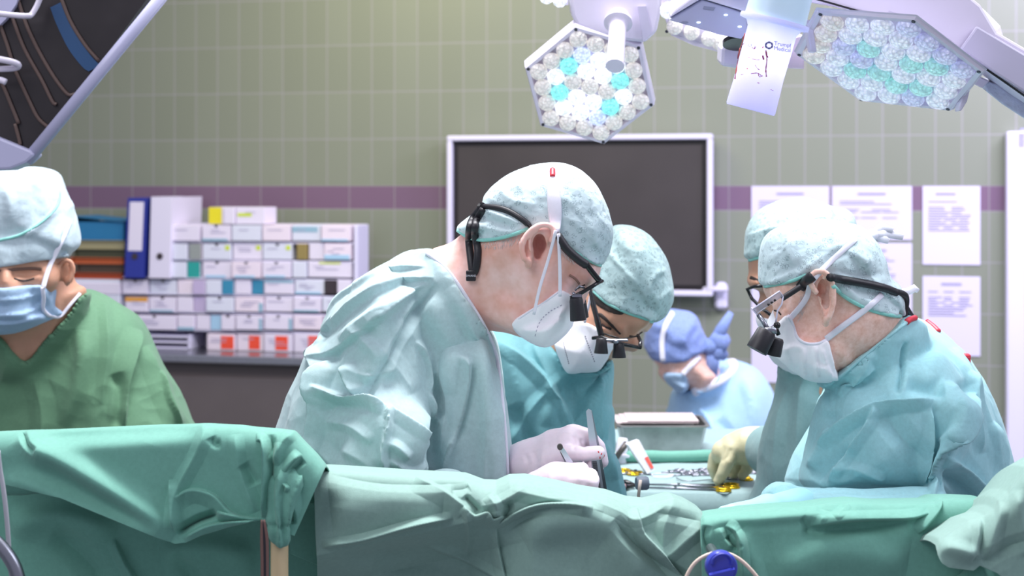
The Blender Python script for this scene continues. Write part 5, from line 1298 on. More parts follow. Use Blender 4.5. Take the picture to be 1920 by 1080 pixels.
# ================================================================== DRAPES IN FRONT
def drapes():
    # lower drape hanging behind the bar on the left
    t = thing('surgical_drape', 'green drape sheet hanging lowest at the lower left, behind the swagged cover', 'drape', P(250, 1000, 1.78)[:2] + (0,), group='green surgical drapes')
    sheet('cloth', [(-60, 845), (740, 880)], [(-60, 1500), (780, 1500)], 1.83, M_drape3, t, [([(215, 1010), (240, 1060), (280, 1120)], 8, .012, 'l'), ([(20, 990), (120, 970), (220, 1000)], 24, .018, 'g'),
          ([(100, 1000), (150, 1040), (190, 1090)], 18, -.014, 'v'), ([(300, 1040), (390, 1030), (480, 1050)], 26, .014, 'g'), ([(330, 1040), (360, 1080), (370, 1150)], 16, -.010, 'g')], back=.02, crum=.004, cfreq=5, seed=2)
    # swagged cover over the bar
    t = thing('surgical_drape', 'swagged green drape pulled over the rail at left, gathered at the cream pole', 'drape', P(280, 900, 1.66)[:2] + (0,), group='green surgical drapes')
    top = [(-60, 815), (0, 811), (42, 809), (100, 807), (200, 802), (300, 797), (390, 796), (450, 799), (480, 803), (520, 806), (550, 810), (568, 830), (590, 852), (606, 872), (609, 880)]
    bot = [(-60, 900), (0, 906), (40, 915), (120, 935), (180, 960), (240, 985), (290, 1005), (328, 1020), (350, 1017), (380, 1003), (430, 988), (490, 975), (500, 980), (540, 1000), (552, 1005)]
    S = [([(42, 811), (75, 845), (140, 880), (230, 935), (330, 1000)], 22, .022, 'g'), ([(42, 811), (55, 835), (75, 850)], 5, -.010, 'v'), ([(75, 862), (180, 925), (300, 995)], 16, -.006, 'g'),
         ([(0, 905), (60, 912), (180, 965), (320, 1018)], 20, .012, 'g'),
         ([(45, 822), (200, 812), (380, 800)], 16, -.012, 'g'), ([(388, 798), (370, 850), (330, 930), (328, 1000)], 9, .008, 'v'), ([(318, 900), (322, 950), (328, 995)], 7, .008, 'r'),
         ([(330, 935), (360, 920), (400, 930), (430, 960), (460, 975)], 10, .010, 'l'), ([(330, 998), (370, 975), (408, 962)], 6, -.016, 'v'), ([(408, 960), (440, 968), (490, 975)], 7, .010, 'l'), ([(345, 1010), (400, 985), (480, 978)], 8, .012, 'l'),
         ([(395, 820), (402, 832), (415, 832)], 7, -.005, 'g'), ([(455, 870), (470, 890), (480, 910)], 10, -.006, 'g'), ([(440, 815), (450, 880), (480, 960)], 9, .006, 'v'), ([(480, 826), (492, 830), (495, 880), (492, 970)], 6, .015, 'r'),
         ([(508, 815), (512, 860), (506, 960)], 6, -.010, 'v'), ([(520, 830), (515, 900), (525, 1000)], 8, .008, 'v'), ([(565, 852), (540, 880), (525, 905)], 7, .010, 'l'), ([(570, 862), (548, 880), (528, 900)], 5, -.007, 'v'),
         ([(528, 905), (540, 915), (535, 925)], 4, .012, 'v'), ([(545, 900), (550, 950), (535, 980)], 8, .010, 'v'), ([(530, 920), (545, 960), (548, 985)], 5, -.012, 'v'), ([(552, 812), (530, 830), (512, 870)], 7, .008, 'v')]
    sheet('cloth', top, bot, 1.68, M_drape, t, S, nx=620, ny=190, back=.12, drop=.10, crum=.0035, cfreq=6, seed=12)
    # the twisted tail of that drape round the pole
    tw = []
    for i in range(13):
        a = i / 12; tw.append(P(535 - 12 * a + 6 * math.sin(a * 6), 880 + 142 * a, 1.665) + (.022 - .002 * a + .003 * math.sin(a * 14),))
    tail = organic('gathered_tail', union([(inflate([(502, 900), (516, 880), (540, 874), (560, 884), (574, 908), (566, 945), (550, 978), (544, 995), (543, 1015), (532, 1026), (516, 1024), (504, 1010), (500, 980), (498, 930)], 1.684, .0165, .022, 2), 0)]), .0024, M_drape, t,
             [([(512, 870), (508, 930), (514, 990), (516, 1030)], 4, -.005, 'v'), ([(528, 865), (518, 930), (522, 990), (524, 1030)], 4, .005, 'r'), ([(548, 868), (532, 930), (530, 990), (530, 1030)], 4, -.005, 'v'), ([(568, 880), (546, 935), (538, 985), (536, 1025)], 4, .005, 'r'), ([(580, 900), (560, 945), (546, 990)], 3, -.004, 'v'), ([(498, 984), (525, 990), (552, 982)], 3, -.003, 'v')], crum=.0012, cfreq=22, seed=5)
    # deep sheet behind the middle one, running to the lower right
    t = thing('surgical_drape', 'dark teal drape falling diagonally beside the cream pole, behind the sleeve-shaped fold', 'drape', P(640, 1000, 1.77)[:2] + (0,), group='green surgical drapes')
    sheet('cloth', [(545, 885), (590, 890), (650, 900)], [(545, 1038), (600, 1062), (700, 1110)], 1.80, M_drape3, t, [([(548, 940), (570, 945), (595, 940)], 5, .004, 'v')], nx=120, ny=120, back=.01, crum=.002, cfreq=6, seed=7)
    # middle cover
    t = thing('surgical_drape', 'grey-green drape across the middle, square-cut sleeve-like fold at its left end', 'drape', P(950, 1000, 1.74)[:2] + (0,), group='green surgical drapes')
    top = [(587, 886), (600, 882), (640, 884), (700, 888), (770, 893), (820, 895), (870, 898), (905, 911), (930, 912), (955, 901), (985, 900), (1040, 911), (1090, 922), (1140, 930), (1180, 943), (1215, 947), (1240, 941), (1262, 935), (1290, 945), (1312, 958), (1326, 972)]
    bot = [(600, 1200), (1380, 1200)]
    S = [([(600, 886), (700, 906), (800, 910), (880, 905)], 8, -.006, 'v'), ([(780, 895), (830, 920), (870, 950), (880, 960)], 12, .010, 'l'), ([(605, 1026), (680, 1015), (760, 993), (850, 972)], 6, .022, 'r'),
         ([(620, 960), (720, 950), (830, 960)], 40, .012, 'g'), ([(872, 950), (880, 990), (876, 1040)], 5, .008, 'v'), ([(930, 990), (935, 1030), (950, 1100)], 7, .010, 'l'),
         ([(870, 950), (890, 968), (915, 962), (925, 975), (945, 968)], 7, .012, 'l'), ([(870, 930), (885, 945), (900, 962)], 5, -.010, 'v'), ([(915, 930), (930, 950), (930, 972)], 7, .010, 'v'), ([(950, 940), (955, 955), (945, 972)], 6, -.010, 'v'),
         ([(845, 920), (868, 918), (880, 912)], 7, -.006, 'v'), ([(900, 950), (930, 945), (960, 930), (985, 915)], 7, .008, 'v'), ([(935, 985), (970, 962), (1010, 948), (1060, 946), (1110, 952)], 8, .022, 'l'), ([(940, 990), (980, 968), (1030, 952), (1090, 955)], 8, -.014, 'v'),
         ([(960, 920), (1050, 940), (1130, 960)], 10, .008, 'v'), ([(1100, 935), (1160, 960), (1190, 975), (1230, 960), (1262, 938)], 8, .008, 'v'), ([(1192, 952), (1205, 1000), (1240, 1040), (1310, 1120)], 8, .020, 'l'), ([(1148, 975), (1200, 1030), (1290, 1090)], 9, -.014, 'v'),
         ([(1262, 940), (1245, 990), (1240, 1050)], 9, .007, 'v'), ([(1205, 1000), (1240, 1045), (1290, 1010), (1318, 985)], 9, .008, 'v'), ([(1225, 960), (1280, 970), (1320, 980)], 8, -.005, 'v'),
         ([(980, 1010), (1040, 980), (1140, 985), (1180, 1040), (1230, 1110)], 34, .022, 'g'), ([(640, 1040), (760, 1030), (880, 1010)], 20, -.014, 'g'), ([(700, 1045), (850, 1060), (960, 1090)], 30, -.012, 'g'), ([(800, 1025), (870, 1050), (960, 1100)], 7, .010, 'r')]
    def dm(px, py, tt):
        return .06 * np.clip((py - (1040 - .22 * (px - 600))) / 60, 0, 1) * (px < 1000) * np.clip((1000 - px) / 120, 0, 1)
    sheet('cloth', top, bot, 1.72, M_drape2, t, S, nx=760, ny=210, back=.12, drop=.02, crum=.0038, cfreq=6, seed=22, dfun=dm, roll=.035)
    # right cover
    t = thing('surgical_drape', 'green drape stretched over the rail in front of the aqua-gowned surgeon', 'drape', P(1580, 1000, 1.69)[:2] + (0,), group='green surgical drapes')
    top = [(1314, 976), (1320, 970), (1345, 966), (1400, 958), (1460, 953), (1520, 950), (1560, 944), (1600, 941), (1650, 945), (1700, 944), (1750, 943), (1765, 936), (1800, 936), (1842, 938), (1852, 948), (1856, 962)]
    bot = [(1318, 1200), (1900, 1200)]
    S = [([(1320, 985), (1360, 975), (1420, 972), (1520, 965), (1620, 968)], 12, .008, 'g'), ([(1520, 985), (1600, 975), (1700, 972), (1740, 962)], 7, .014, 'r'), ([(1500, 1000), (1600, 990), (1700, 980)], 14, -.010, 'g'),
         ([(1530, 952), (1560, 960), (1590, 948)], 6, -.006, 'v'), ([(1560, 970), (1580, 955), (1590, 945)], 5, .006, 'v'), ([(1765, 938), (1755, 960), (1735, 985), (1720, 1000)], 8, .010, 'l'), ([(1840, 940), (1828, 965), (1810, 985)], 6, -.018, 'v'),
         ([(1325, 985), (1322, 1010), (1335, 1040)], 6, -.010, 'v'), ([(1360, 985), (1378, 1000), (1385, 1035), (1390, 1090)], 7, .014, 'r'), ([(1348, 990), (1355, 1010), (1370, 1030)], 6, .008, 'v'), ([(1375, 1000), (1410, 1060), (1440, 1120)], 24, .010, 'g'), ([(1362, 1005), (1375, 1022), (1385, 1030)], 4, -.010, 'v'),
         ([(1500, 970), (1515, 990), (1510, 1000)], 5, -.004, 'v'), ([(1540, 968), (1535, 985), (1550, 995)], 5, .004, 'v'), ([(1440, 1080), (1560, 1040), (1700, 1060)], 40, .014, 'g')]
    sheet('cloth', top, bot, 1.70, M_drape, t, S, nx=560, ny=190, back=.12, drop=.03, crum=.003, cfreq=5, seed=32, roll=.03)
    # far right corner piece, nearest the camera
    t = thing('surgical_drape', 'grey-green drape corner bunched at the lower right edge, in front of the stretched drape', 'drape', P(1860, 1000, 1.58)[:2] + (0,), group='green surgical drapes')
    top = [(1754, 1024), (1760, 1014), (1790, 995), (1815, 978), (1845, 968), (1862, 955), (1872, 938), (1890, 924), (1905, 905), (1925, 880), (1960, 860), (2040, 840)]
    bot = [(1758, 1040), (1765, 1056), (1778, 1064), (1825, 1070), (1836, 1060), (1870, 1075), (2040, 1230)]
    S = [([(1830, 975), (1832, 1010), (1826, 1050)], 6, .006, 'v'), ([(1758, 1022), (1790, 1030), (1826, 1044)], 14, .012, 'g'), ([(1872, 940), (1860, 1000), (1850, 1050)], 12, .008, 'v'), ([(1840, 1055), (1880, 1030), (1930, 1010)], 10, -.008, 'v'), ([(1900, 920), (1910, 980), (1930, 1040)], 14, .008, 'g'), ([(1850, 965), (1845, 1000), (1835, 1040)], 6, -.006, 'v')]
    sheet('cloth', top, bot, 1.60, M_drape2, t, S, nx=260, ny=150, back=.14, drop=.05, crum=.003, cfreq=7, seed=42, roll=.035)
    t = thing('surgical_drape', 'teal drape under the bunched corner at the lower right', 'drape', P(1850, 1060, 1.64)[:2] + (0,), group='green surgical drapes')
    sheet('cloth', [(1800, 1080), (1830, 1052), (1860, 1040), (1960, 1020)], [(1780, 1220), (1980, 1220)], 1.645, M_drape3, t, [([(1835, 1050), (1850, 1090)], 8, .008, 'v')], nx=90, ny=60, back=.03, crum=.003, seed=9)

    # rail and cream pole behind the drapes
    t = thing('drape_pole', 'cream-coloured upright pole with a drape gathered round its head', 'pole', P(524, 1050, 1.70)[:2] + (0,))
    cream = mat('cream_paint', srgb(206, 186, 146), .4)
    mb = MB(); x = P(524, 1050, 1.70)[0]; mb.lathe([(.0, 0), (.0106, 0), (.0106, 1.08), (.009, 1.085), (.0, 1.085)], (x, 1.70, .012), n=24); mb.build('tube', cream, t, auto=40)
    mb = MB(); mb.lathe([(.0, 0), (.12, 0), (.12, .015), (.03, .03), (.0, .03)], (x, 1.70, .001), n=32); mb.build('base', M_steel, t, auto=40)
    t = thing('table_rail', 'bare steel rail hidden under the row of drapes', 'rail', P(900, 1000, 1.80)[:2] + (1.0,))
    mb = MB(); mb.tube([P(-60, 860, 1.74), P(480, 860, 1.74)], .008, 10); mb.tube([P(640, 960, 1.80), P(1900, 990, 1.78)], .008, 10); mb.build('bar', M_steel, t, smooth=True)
    # dark strap hanging beside the pole
    t = thing('hanging_strap', 'thin brown and black doubled strap hanging beside the cream pole', 'strap', P(495, 1000, 1.655)[:2] + (1.05,))
    br = mat('brown_strap', srgb(112, 84, 78), .6)
    for dx, m in ((0, br), (5, M_black), (9, br)):
        tube3('strap', [(492 + dx * .2, 975, 1.655), (491 + dx, 1010, 1.655), (492 + dx, 1060, 1.655), (492 + dx, 1140, 1.655)], .0022, m, t, flat=(1, .5))
    # blue knob with cream cord
    t = thing('clamp_knob', 'round dark blue plastic knob in front of the drape, cream cord looped behind it', 'knob', P(1350, 1060, 1.60), )
    blue = mat('blue_plastic', srgb(52, 62, 172), .3, spec=.6)
    c = Vector(P(1350, 1060, 1.60)); ax = (0, -1, .12)
    mb = MB(); mb.lathe([(0, 0), (.0165, 0), (.0178, .003), (.0178, .014), (.0165, .018), (.012, .0195), (0, .0195)], c, ax, 40); kb = mb.build('knob_body', blue, t, auto=35)
    q = c + Vector((0, -.021, .003))
    mb = MB(); pts = [(-.012, .003), (-.010, .010), (-.003, .0145), (.005, .014), (.0095, .009), (.010, .003)]
    mb.tube([q + Vector((a, 0, b)) for a, b in curve(pts, 5)], .0016, 8); mb.build('finger_ridge', blue, kb, smooth=True)
    mb = MB(); mb.slab([q + Vector((a, 0, b)) for a, b in ((-.0155, -.006), (.0125, .0005), (.0125, -.0005), (.008, -.014), (-.004, -.0165), (-.013, -.012))], (0, -.006, -.001)); mb.build('grip_wedge', blue, kb)
    cord = mat('cream_cord', srgb(226, 206, 190), .5)
    t = thing('cord', 'cream cord looping behind the blue knob at the bottom of the drape', 'cord', P(1350, 1045, 1.62))
    mb = MB(); mb.tube([P(x, y, 1.625) for x, y in [tuple(a) for a in curve([(1270, 1130), (1290, 1075), (1312, 1048), (1345, 1036), (1375, 1042), (1402, 1062), (1428, 1095), (1440, 1130)], 6)]], .0022, 10); mb.build('cord_sheath', cord, t, smooth=True)
    mb = MB(); mb.tube([c + Vector((0, .0, -.0)), c + Vector((0, .075, 0))], .006, 12); mb.build('stem', M_steel, kb, smooth=True)
    # infusion line and chrome bar at the far left
    t = thing('infusion_line', 'clear thin tube hanging down at the left edge in front of the drape', 'tube', P(5, 950, 1.60)[:2] + (1.0,))
    tb = mat('clear_tubing', srgb(204, 206, 216), .15, trans=.35)
    tube3('tubing', [(-4, 845, 1.60), (0, 880, 1.60), (8, 930, 1.60), (14, 990, 1.60), (18, 1050, 1.60), (26, 1110, 1.60)], .0028, tb, t)
    t = thing('chrome_bar', 'curved polished chrome bar in the bottom left corner', 'bar', P(10, 1060, 1.56)[:2] + (1.0,))
    mb = MB(); mb.tube([P(x, y, 1.56) for x, y in [tuple(a) for a in curve([(-60, 970), (-20, 1005), (10, 1035), (30, 1070), (40, 1120), (44, 1180)], 6)]], .0075, 16); mb.build('bar', M_chrome, t, smooth=True)
drapes()

# ================================================================== INSTRUMENT TABLE
ZT = .93
def tpt(px, py, dz=0.0):
    """a pixel on the table plane (height ZT + dz)"""
    z = ZT + dz; D = (EYE - z) / ((py - HY) / F)
    return P(px, py, D)
def table():
    t = thing('instrument_table', 'instrument table covered in a grey-green sheet behind the drapes', 'table', (0.42, 2.82, 0))
    x0, x1, y0, y1 = .12, .98, 2.66, 3.35
    n = 90; m_ = 60
    # covering sheet with rounded hanging sides
    def cl():
        vs = []; fs = []; N = 120; K = 40
        for j in range(K + 1):
            s = j / K
            for i in range(N):
                th = 2 * math.pi * i / N
                # rounded rectangle
                cx, cy, hx, hy = (x0 + x1) / 2, (y0 + y1) / 2, (x1 - x0) / 2, (y1 - y0) / 2
                c, s_ = math.cos(th), math.sin(th); r = (abs(c) ** 6 + abs(s_) ** 6) ** (-1 / 6)
                if s < .5:
                    q = s / .5; vs.append((cx + hx * r * c * q, cy + hy * r * s_ * q, ZT - .0 + (.0008 * math.sin(30 * q + 5 * th))))
                else:
                    q = (s - .5) / .5; fl = .010 * math.sin(th * 9) * q + .006 * math.sin(th * 23 + 1) * q
                    b = min(1, q / .12); vs.append((cx + (hx * r + .015 * math.sin(b * math.pi / 2) + fl + .03 * q) * c, cy + (hy * r + .015 * math.sin(b * math.pi / 2) + fl + .03 * q) * s_, ZT - .015 * (1 - math.cos(b * math.pi / 2)) - .36 * max(0, q - .05)))
        for j in range(K):
            for i in range(N):
                k = (i + 1) % N; fs.append((j * N + i, (j + 1) * N + i, (j + 1) * N + k, j * N + k))
        return vs, fs
    v, f = cl(); m = cloth('table_sheet', srgb(150, 176, 176), .75, .06, wr=(10, .3)); link_mesh('table_sheet', v, f, m, t)
    mb = MB(); mb.box(((x0 + x1) / 2, (y0 + y1) / 2, ZT - .02), (x1 - x0 - .04, y1 - y0 - .04, .03), bev=.005); mb.build('tabletop', M_steel, t)
    for sx in (x0 + .06, x1 - .06):
        for sy in (y0 + .06, y1 - .06):
            mb = MB(); mb.lathe([(0, 0), (.016, 0), (.016, ZT - .035), (0, ZT - .035)], (sx, sy, .001), n=16); mb.build('leg', M_steel, t, auto=40)
    # rolled green towel
    a, b = tpt(1150, 868, .0), tpt(1345, 866, .0)
    rl = thing('rolled_towel', 'rolled dark green towel lying along the back of the instrument sheet', 'towel', (a[0], a[1], ZT))
    mb = MB(); mb.tube([(a[0] + (b[0] - a[0]) * i / 8, a[1] + (b[1] - a[1]) * i / 8, ZT + .0125 + .0012 * math.sin(i)) for i in range(9)], [.011, .0125, .012, .0128, .012, .0126, .012, .0125, .011], 16); mb.build('roll', M_drape3, rl, smooth=True)
    # steel basin with folded cloth on top
    c = tpt(1238, 860, 0); D = c[1] + .10
    bs = thing('steel_basin', 'rectangular dull steel basin with pale cloth over its rim, back of the table', 'basin', (P(1238, 860, D)[0], D, ZT))
    X = P(1238, 830, D)[0]; W = 165 / F * D; H = .062
    mb = MB(); pts = []
    rr = lambda w_, h_, z: [(X + sx * w_, D + sy * h_, z) for sx, sy in ((-1, -.8), (-.92, -1), (.92, -1), (1, -.8), (1, .8), (.92, 1), (-.92, 1), (-1, .8))]
    z0 = ZT + .0015
    rings = [rr(W / 2 * .86, .055, z0), rr(W / 2 * .98, .068, z0 + H - .004), rr(W / 2 * 1.04, .075, z0 + H - .003), rr(W / 2 * 1.04, .075, z0 + H), rr(W / 2 * .96, .066, z0 + H), rr(W / 2 * .84, .052, z0 + .004)]
    vs = sum(rings, []); fs = [tuple(range(7, -1, -1)), tuple(40 + i for i in range(8))]
    for k in range(5):
        for i in range(8): j = (i + 1) % 8; fs.append((k * 8 + i, k * 8 + j, k * 8 + 8 + j, k * 8 + 8 + i))
    mb.add(vs, fs); mb.build('bowl', mat('dull_basin_steel', srgb(176, 176, 176), .38, .9, noise=.3, nscale=14), bs)
    ct = thing('folded_cloth', 'folded pinkish-white cloth lying across the steel basin', 'cloth', (X, D, z0 + H))
    mb = MB()
    for k in range(3): mb.box((X + .006 * k - .01, D + .01, z0 + H + .0015 + .0022 * k), (W * (.92 - .06 * k), .11, .0020), bev=.0009)
    mb.build('cloth', cloth('pinkish_cloth', srgb(206, 190, 190), wr=(30, .3)), ct, smooth=True)
    # leaning white card box with red label
    a = Vector(tpt(1222, 892, 0)); 
    cb = thing('leaning_package', 'white flat package with a red label leaning over the instruments', 'package', a)
    A = [P(1177, 834, a.y + .02), P(1199, 826, a.y + .02), P(1228, 880, a.y), P(1214, 889, a.y)]
    mb = MB(); mb.slab(A, (-.004, .016, .0)); mb.build('package_body', mat('package_card', srgb(232, 230, 238), .6), cb)
    lerp = lambda u, v_: tuple(np.array(A[0]) * (1 - u) * (1 - v_) + np.array(A[1]) * u * (1 - v_) + np.array(A[2]) * u * v_ + np.array(A[3]) * (1 - u) * v_)
    mb = MB(); mb.slab([tuple(np.array(lerp(u, v_)) + np.array((0, -.0006, 0))) for u, v_ in ((.62, .55), (.98, .55), (.98, .93), (.62, .93))], (0, -.0006, 0)); mb.build('red_label', mat('red_label', srgb(236, 96, 84), .6), cb)
    # white bottle cap thing at left
    p = tpt(1163, 868, 0)
    bt = thing('white_dispenser', 'small white plastic dispenser standing at the left end of the instruments', 'dispenser', (p[0], p[1], ZT))
    mb = MB(); mb.lathe([(0, 0), (.013, 0), (.014, .012), (.020, .014), (.020, .018), (.0125, .020), (.011, .046), (.009, .050), (0, .050)], (p[0], p[1], ZT + .001), (.12, 0, 1), 20); mb.build('body', mat('white_plastic', srgb(234, 230, 240), .35), bt, auto=40)
    mb = MB(); mb.tube([(p[0] - .012, p[1] - .02, ZT + .012), (p[0] + .0, p[1] - .025, ZT + .03), (p[0] + .012, p[1] - .02, ZT + .045)], .006, 10); mb.build('dark_lever', M_dsteel, bt, smooth=True)
    # ---- instruments: ring-handled scissors/clamps, gold or steel handles
    def ringtool(px0, py0, px1, py1, handle, label, L=None, ring=.010, group='ring-handled instruments on the table', lift=.002, name='surgical_clamp'):
        a = Vector(tpt(px0, py0, lift)); b = Vector(tpt(px1, py1, lift)); d = (b - a); L = d.length; d.normalize(); s = Vector((-d.y, d.x, 0))
        tt = thing(name, label, 'clamp' if name == 'surgical_clamp' else 'needle holder', a, group=group)
        for k in (-1, 1):
            hc = b + s * k * ring * 1.15
            piv = a + d * L * .38
            mb = MB(); mb.tube([a + s * k * .0008, piv, piv + d * L * .1 + s * k * .003, hc - d * ring * 1.2], [.0012, .0022, .0018, .0018], 8); mb.build('shank', M_chrome, tt, smooth=True)
            mb = MB(); mb.tube([hc + (d * math.cos(x) * 1.25 + s * math.sin(x)) * ring for x in np.linspace(0, 2 * math.pi, 17)], .0021, 8, cap=False); mb.build('finger_ring', handle, tt, smooth=True)
        mb = MB(); mb.lathe([(0, 0), (.0032, 0), (.0032, .0035), (0, .0035)], a + d * L * .38, n=12); mb.build('screw', M_chrome, tt)
        return tt
    ringtool(1185, 889, 1159, 886, M_gold, 'gilt-handled clamp nearest the white dispenser', ring=.009)
    ringtool(1205, 884, 1170, 883, M_gold, 'gilt-handled clamp just behind the nearest gilt one, by the dispenser', ring=.009)
    ringtool(1225, 890, 1190, 887, M_gold, 'gilt-handled clamp beneath the leaning white package', ring=.009)
    ringtool(1212, 914, 1356, 917, M_gold, 'long gilt-handled clamp running from the grey roller to the right', ring=.0105, name='needle_holder', group='long gilt-handled instruments')
    ringtool(1212, 908, 1372, 911, M_gold, 'long gilt-handled clamp lying just behind the foremost long one', ring=.0105, name='needle_holder', group='long gilt-handled instruments')
    ringtool(1345, 898, 1398, 897, M_gold, 'gilt-handled clamp right of the reaching gloved fingers', ring=.009)
    for k, (x, y, x2, y2) in enumerate(((1240, 886, 1278, 883), (1262, 892, 1300, 888), (1285, 884, 1322, 882), (1298, 892, 1334, 889), (1390, 888, 1420, 886), (1396, 880, 1424, 879), (1378, 886, 1408, 882))):
        ringtool(x, y, x2, y2, M_chrome, ['small steel clamp, leftmost of the steel row', 'small steel clamp, second from left in the steel row', 'small steel clamp third from left in the steel row', 'small steel clamp just left of the reaching hand', 'steel clamp at the right end beside the grey-green gown', 'steel clamp furthest back at the right end', 'steel clamp right behind the reaching hand'][k], ring=.0075, group='small steel clamps')
    # curved wire needle
    tt = thing('curved_probe', 'thin curved steel probe lying in front of the small clamps', 'probe', tpt(1275, 900, 0))
    mb = MB(); mb.tube([tpt(x, y, .003) for x, y in [tuple(q) for q in curve([(1268, 896), (1280, 901), (1300, 902), (1325, 900), (1350, 899)], 5)]], .0011, 6); mb.build('rod', M_chrome, tt, smooth=True)
    tt = thing('coiled_suture', 'loop of pale suture thread lying beside the leaning package', 'thread', tpt(1235, 890, 0))
    mb = MB(); mb.tube([tpt(1242 + 20 * math.cos(x), 889 + 3.2 * math.sin(x) + .4 * x, .003) for x in np.linspace(0, 9, 40)], .0009, 6); mb.build('thread', M_strap, tt, smooth=True)
    # black-jawed tool and grey roller with cream three-legged cable
    tt = thing('retractor', 'black and pink-tipped clamp at the left, pointing at the grey roller', 'retractor', tpt(1150, 912, 0))
    mb = MB(); mb.tube([tpt(1150, 905, .006), tpt(1175, 906, .008), tpt(1192, 910, .006)], [.006, .007, .003], 10); mb.tube([tpt(1146, 914, .006), tpt(1172, 913, .006), tpt(1190, 911, .006)], [.005, .0055, .003], 10); mb.build('jaw', M_blackg, tt, smooth=True)
    mb = MB(); mb.tube([tpt(1155, 912, .008), tpt(1172, 912, .010)], .005, 10); mb.build('tip_sleeve', mat('pink_sleeve', srgb(206, 160, 160), .4), tt, smooth=True)
    Dr = 2.30
    tt = thing('cable_roller', 'grey rubber roller holding a cream cable that splits into three strands', 'roller', P(1203, 906, Dr))
    mb = MB(); mb.lathe([(0, -.010), (.0095, -.010), (.0112, -.007), (.0112, .007), (.0095, .010), (0, .010)], P(1204, 906, Dr), (1, .15, 0), 28); mb.build('roller', mat('grey_rubber', srgb(112, 122, 136), .55), tt, auto=40)
    cm = mat('cream_cable', srgb(224, 208, 196), .5)
    mb = MB(); mb.tube([P(1201, 900, Dr - .013), P(1199, 915, Dr - .014), P(1197, 932, Dr - .014)], .0026, 10); cb_ = mb.build('cable', cm, tt, smooth=True)
    for x in (1184, 1197, 1210):
        mb = MB(); mb.tube([P(1197, 930, Dr - .014), P((1197 + x) / 2, 938, Dr - .014), P(x, 950, Dr - .014), P(x * 1.3 - 1197 * .3, 985, Dr - .014)], .0013, 8); mb.build('strand', cm, cb_, smooth=True)
table()

# ================================================================== HAND-HELD INSTRUMENTS
M_satin = mat('satin_steel', srgb(196, 200, 212), .34, .75)
def held():
    t = thing('forceps', 'long steel forceps with ridged grip held upright between gloved fingers', 'forceps', P(1125, 925, 2.0), group='instruments in the hands')
    D = 1.999
    A, B = (1104, 768), (1126, 928)
    L = [P(1099, 772, D), P(1103, 767, D), P(1109, 770, D), P(1117, 820, D), P(1134, 930, D), P(1118, 930, D), P(1105, 830, D)]
    mb = MB(); mb.slab([Vector(p) for p in L], (0, .0035, 0)); o = mb.build('front_arm', M_satin, t)
    mb = MB(); mb.slab([Vector(P(x, y, D + .009)) for x, y in ((1105, 768), (1110, 771), (1121, 820), (1140, 928), (1132, 930), (1112, 824))], (0, .0035, 0)); mb.build('rear_arm', M_chrome, t)
    mb = MB()
    for k in range(26):
        y = 866 + k * 2.4; x = 1110.5 + (y - 866) * .15
        mb.tube([P(x, y, D - .0008), P(x + 8.5, y, D - .0008)], .0006, 5)
    mb.build('grip_ridges', M_dsteel, o)
    t = thing('forceps', 'short steel forceps with its blunt end resting against the glove', 'forceps', P(1060, 860, 1.96), group='instruments in the hands')
    D = 1.955
    mb = MB(); mb.slab([Vector(P(x, y, D)) for x, y in ((1048, 838), (1053, 834), (1074, 866), (1078, 882), (1070, 884))], (0, .003, 0)); mb.build('front_arm', M_satin, t)
    mb = MB(); mb.slab([Vector(P(x, y, D + .006)) for x, y in ((1047, 840), (1051, 850), (1071, 884), (1066, 882))], (0, .003, 0)); mb.build('rear_arm', M_chrome, t)
    mb = MB(); mb.lathe([(0, -.003), (.004, -.003), (.004, .004), (0, .004)], P(1050, 838, D), (0, 1, 0), 14); mb.build('end_cap', M_dsteel, t)
held()
# ================================================================== SURGICAL LIGHTS
def hex_frame(c, e1, e2, D, far=1):
    """3D hexagon basis at distance D whose picture has centre c and corner offsets e1, e2 (120 degrees apart); far=+1: e2 leans away"""
    s = D / F
    a = np.array([e1[0], -e1[1]]) * s; b = np.array([e2[0], -e2[1]]) * s
    lo = max(np.hypot(*a), np.hypot(*b)); r = lo
    best = None
    for r in np.linspace(lo, lo * 2.2, 4000):
        y1 = math.sqrt(max(0, r * r - a @ a)); y2 = math.sqrt(max(0, r * r - b @ b))
        for sg in (1, -1):
            e = abs(a @ b + sg * y1 * y2 + r * r / 2)
            if best is None or e < best[0]: best = (e, r, sg * y1 * far, y2 * far)
    _, r, y1, y2 = best
    return Vector(P(c[0], c[1], D)), Vector((a[0], y1, a[1])), Vector((b[0], y2, b[1])), r
LENS = None
M_pod = mat('lamp_housing_white', srgb(224, 217, 235), .3, spec=.5)
M_podin = mat('lamp_inner_tray', srgb(196, 192, 214), .35)
M_screw = mat('dark_screw', srgb(70, 70, 80), .4, .6)
def lens_mat(name, col, estr, base=(.9, .9, .92), rough=.08):
    m = mat(name, base, rough, spec=.8, coat=.5, emit=col, estr=estr)
    nt = m.node_tree; b = nt.nodes['Principled BSDF']
    tc = nt.nodes.new('ShaderNodeTexCoord'); v = nt.nodes.new('ShaderNodeTexVoronoi'); v.inputs['Scale'].default_value = 190
    nt.links.new(tc.outputs['Object'], v.inputs['Vector'])
    r = nt.nodes.new('ShaderNodeMapRange'); r.inputs[1].default_value = 0.1; r.inputs[2].default_value = .75; r.inputs[3].default_value = estr * 1.35; r.inputs[4].default_value = estr * .45
    nt.links.new(v.outputs['Distance'], r.inputs[0]); nt.links.new(r.outputs[0], b.inputs['Emission Strength'])
    bp = nt.nodes.new('ShaderNodeBump'); bp.inputs['Strength'].default_value = .9; bp.inputs['Distance'].default_value = .004
    nt.links.new(v.outputs['Distance'], bp.inputs['Height']); nt.links.new(bp.outputs['Normal'], b.inputs['Normal'])
    return m
L_white = lens_mat('led_lens_bright', (.86, .94, 1.0), .85)
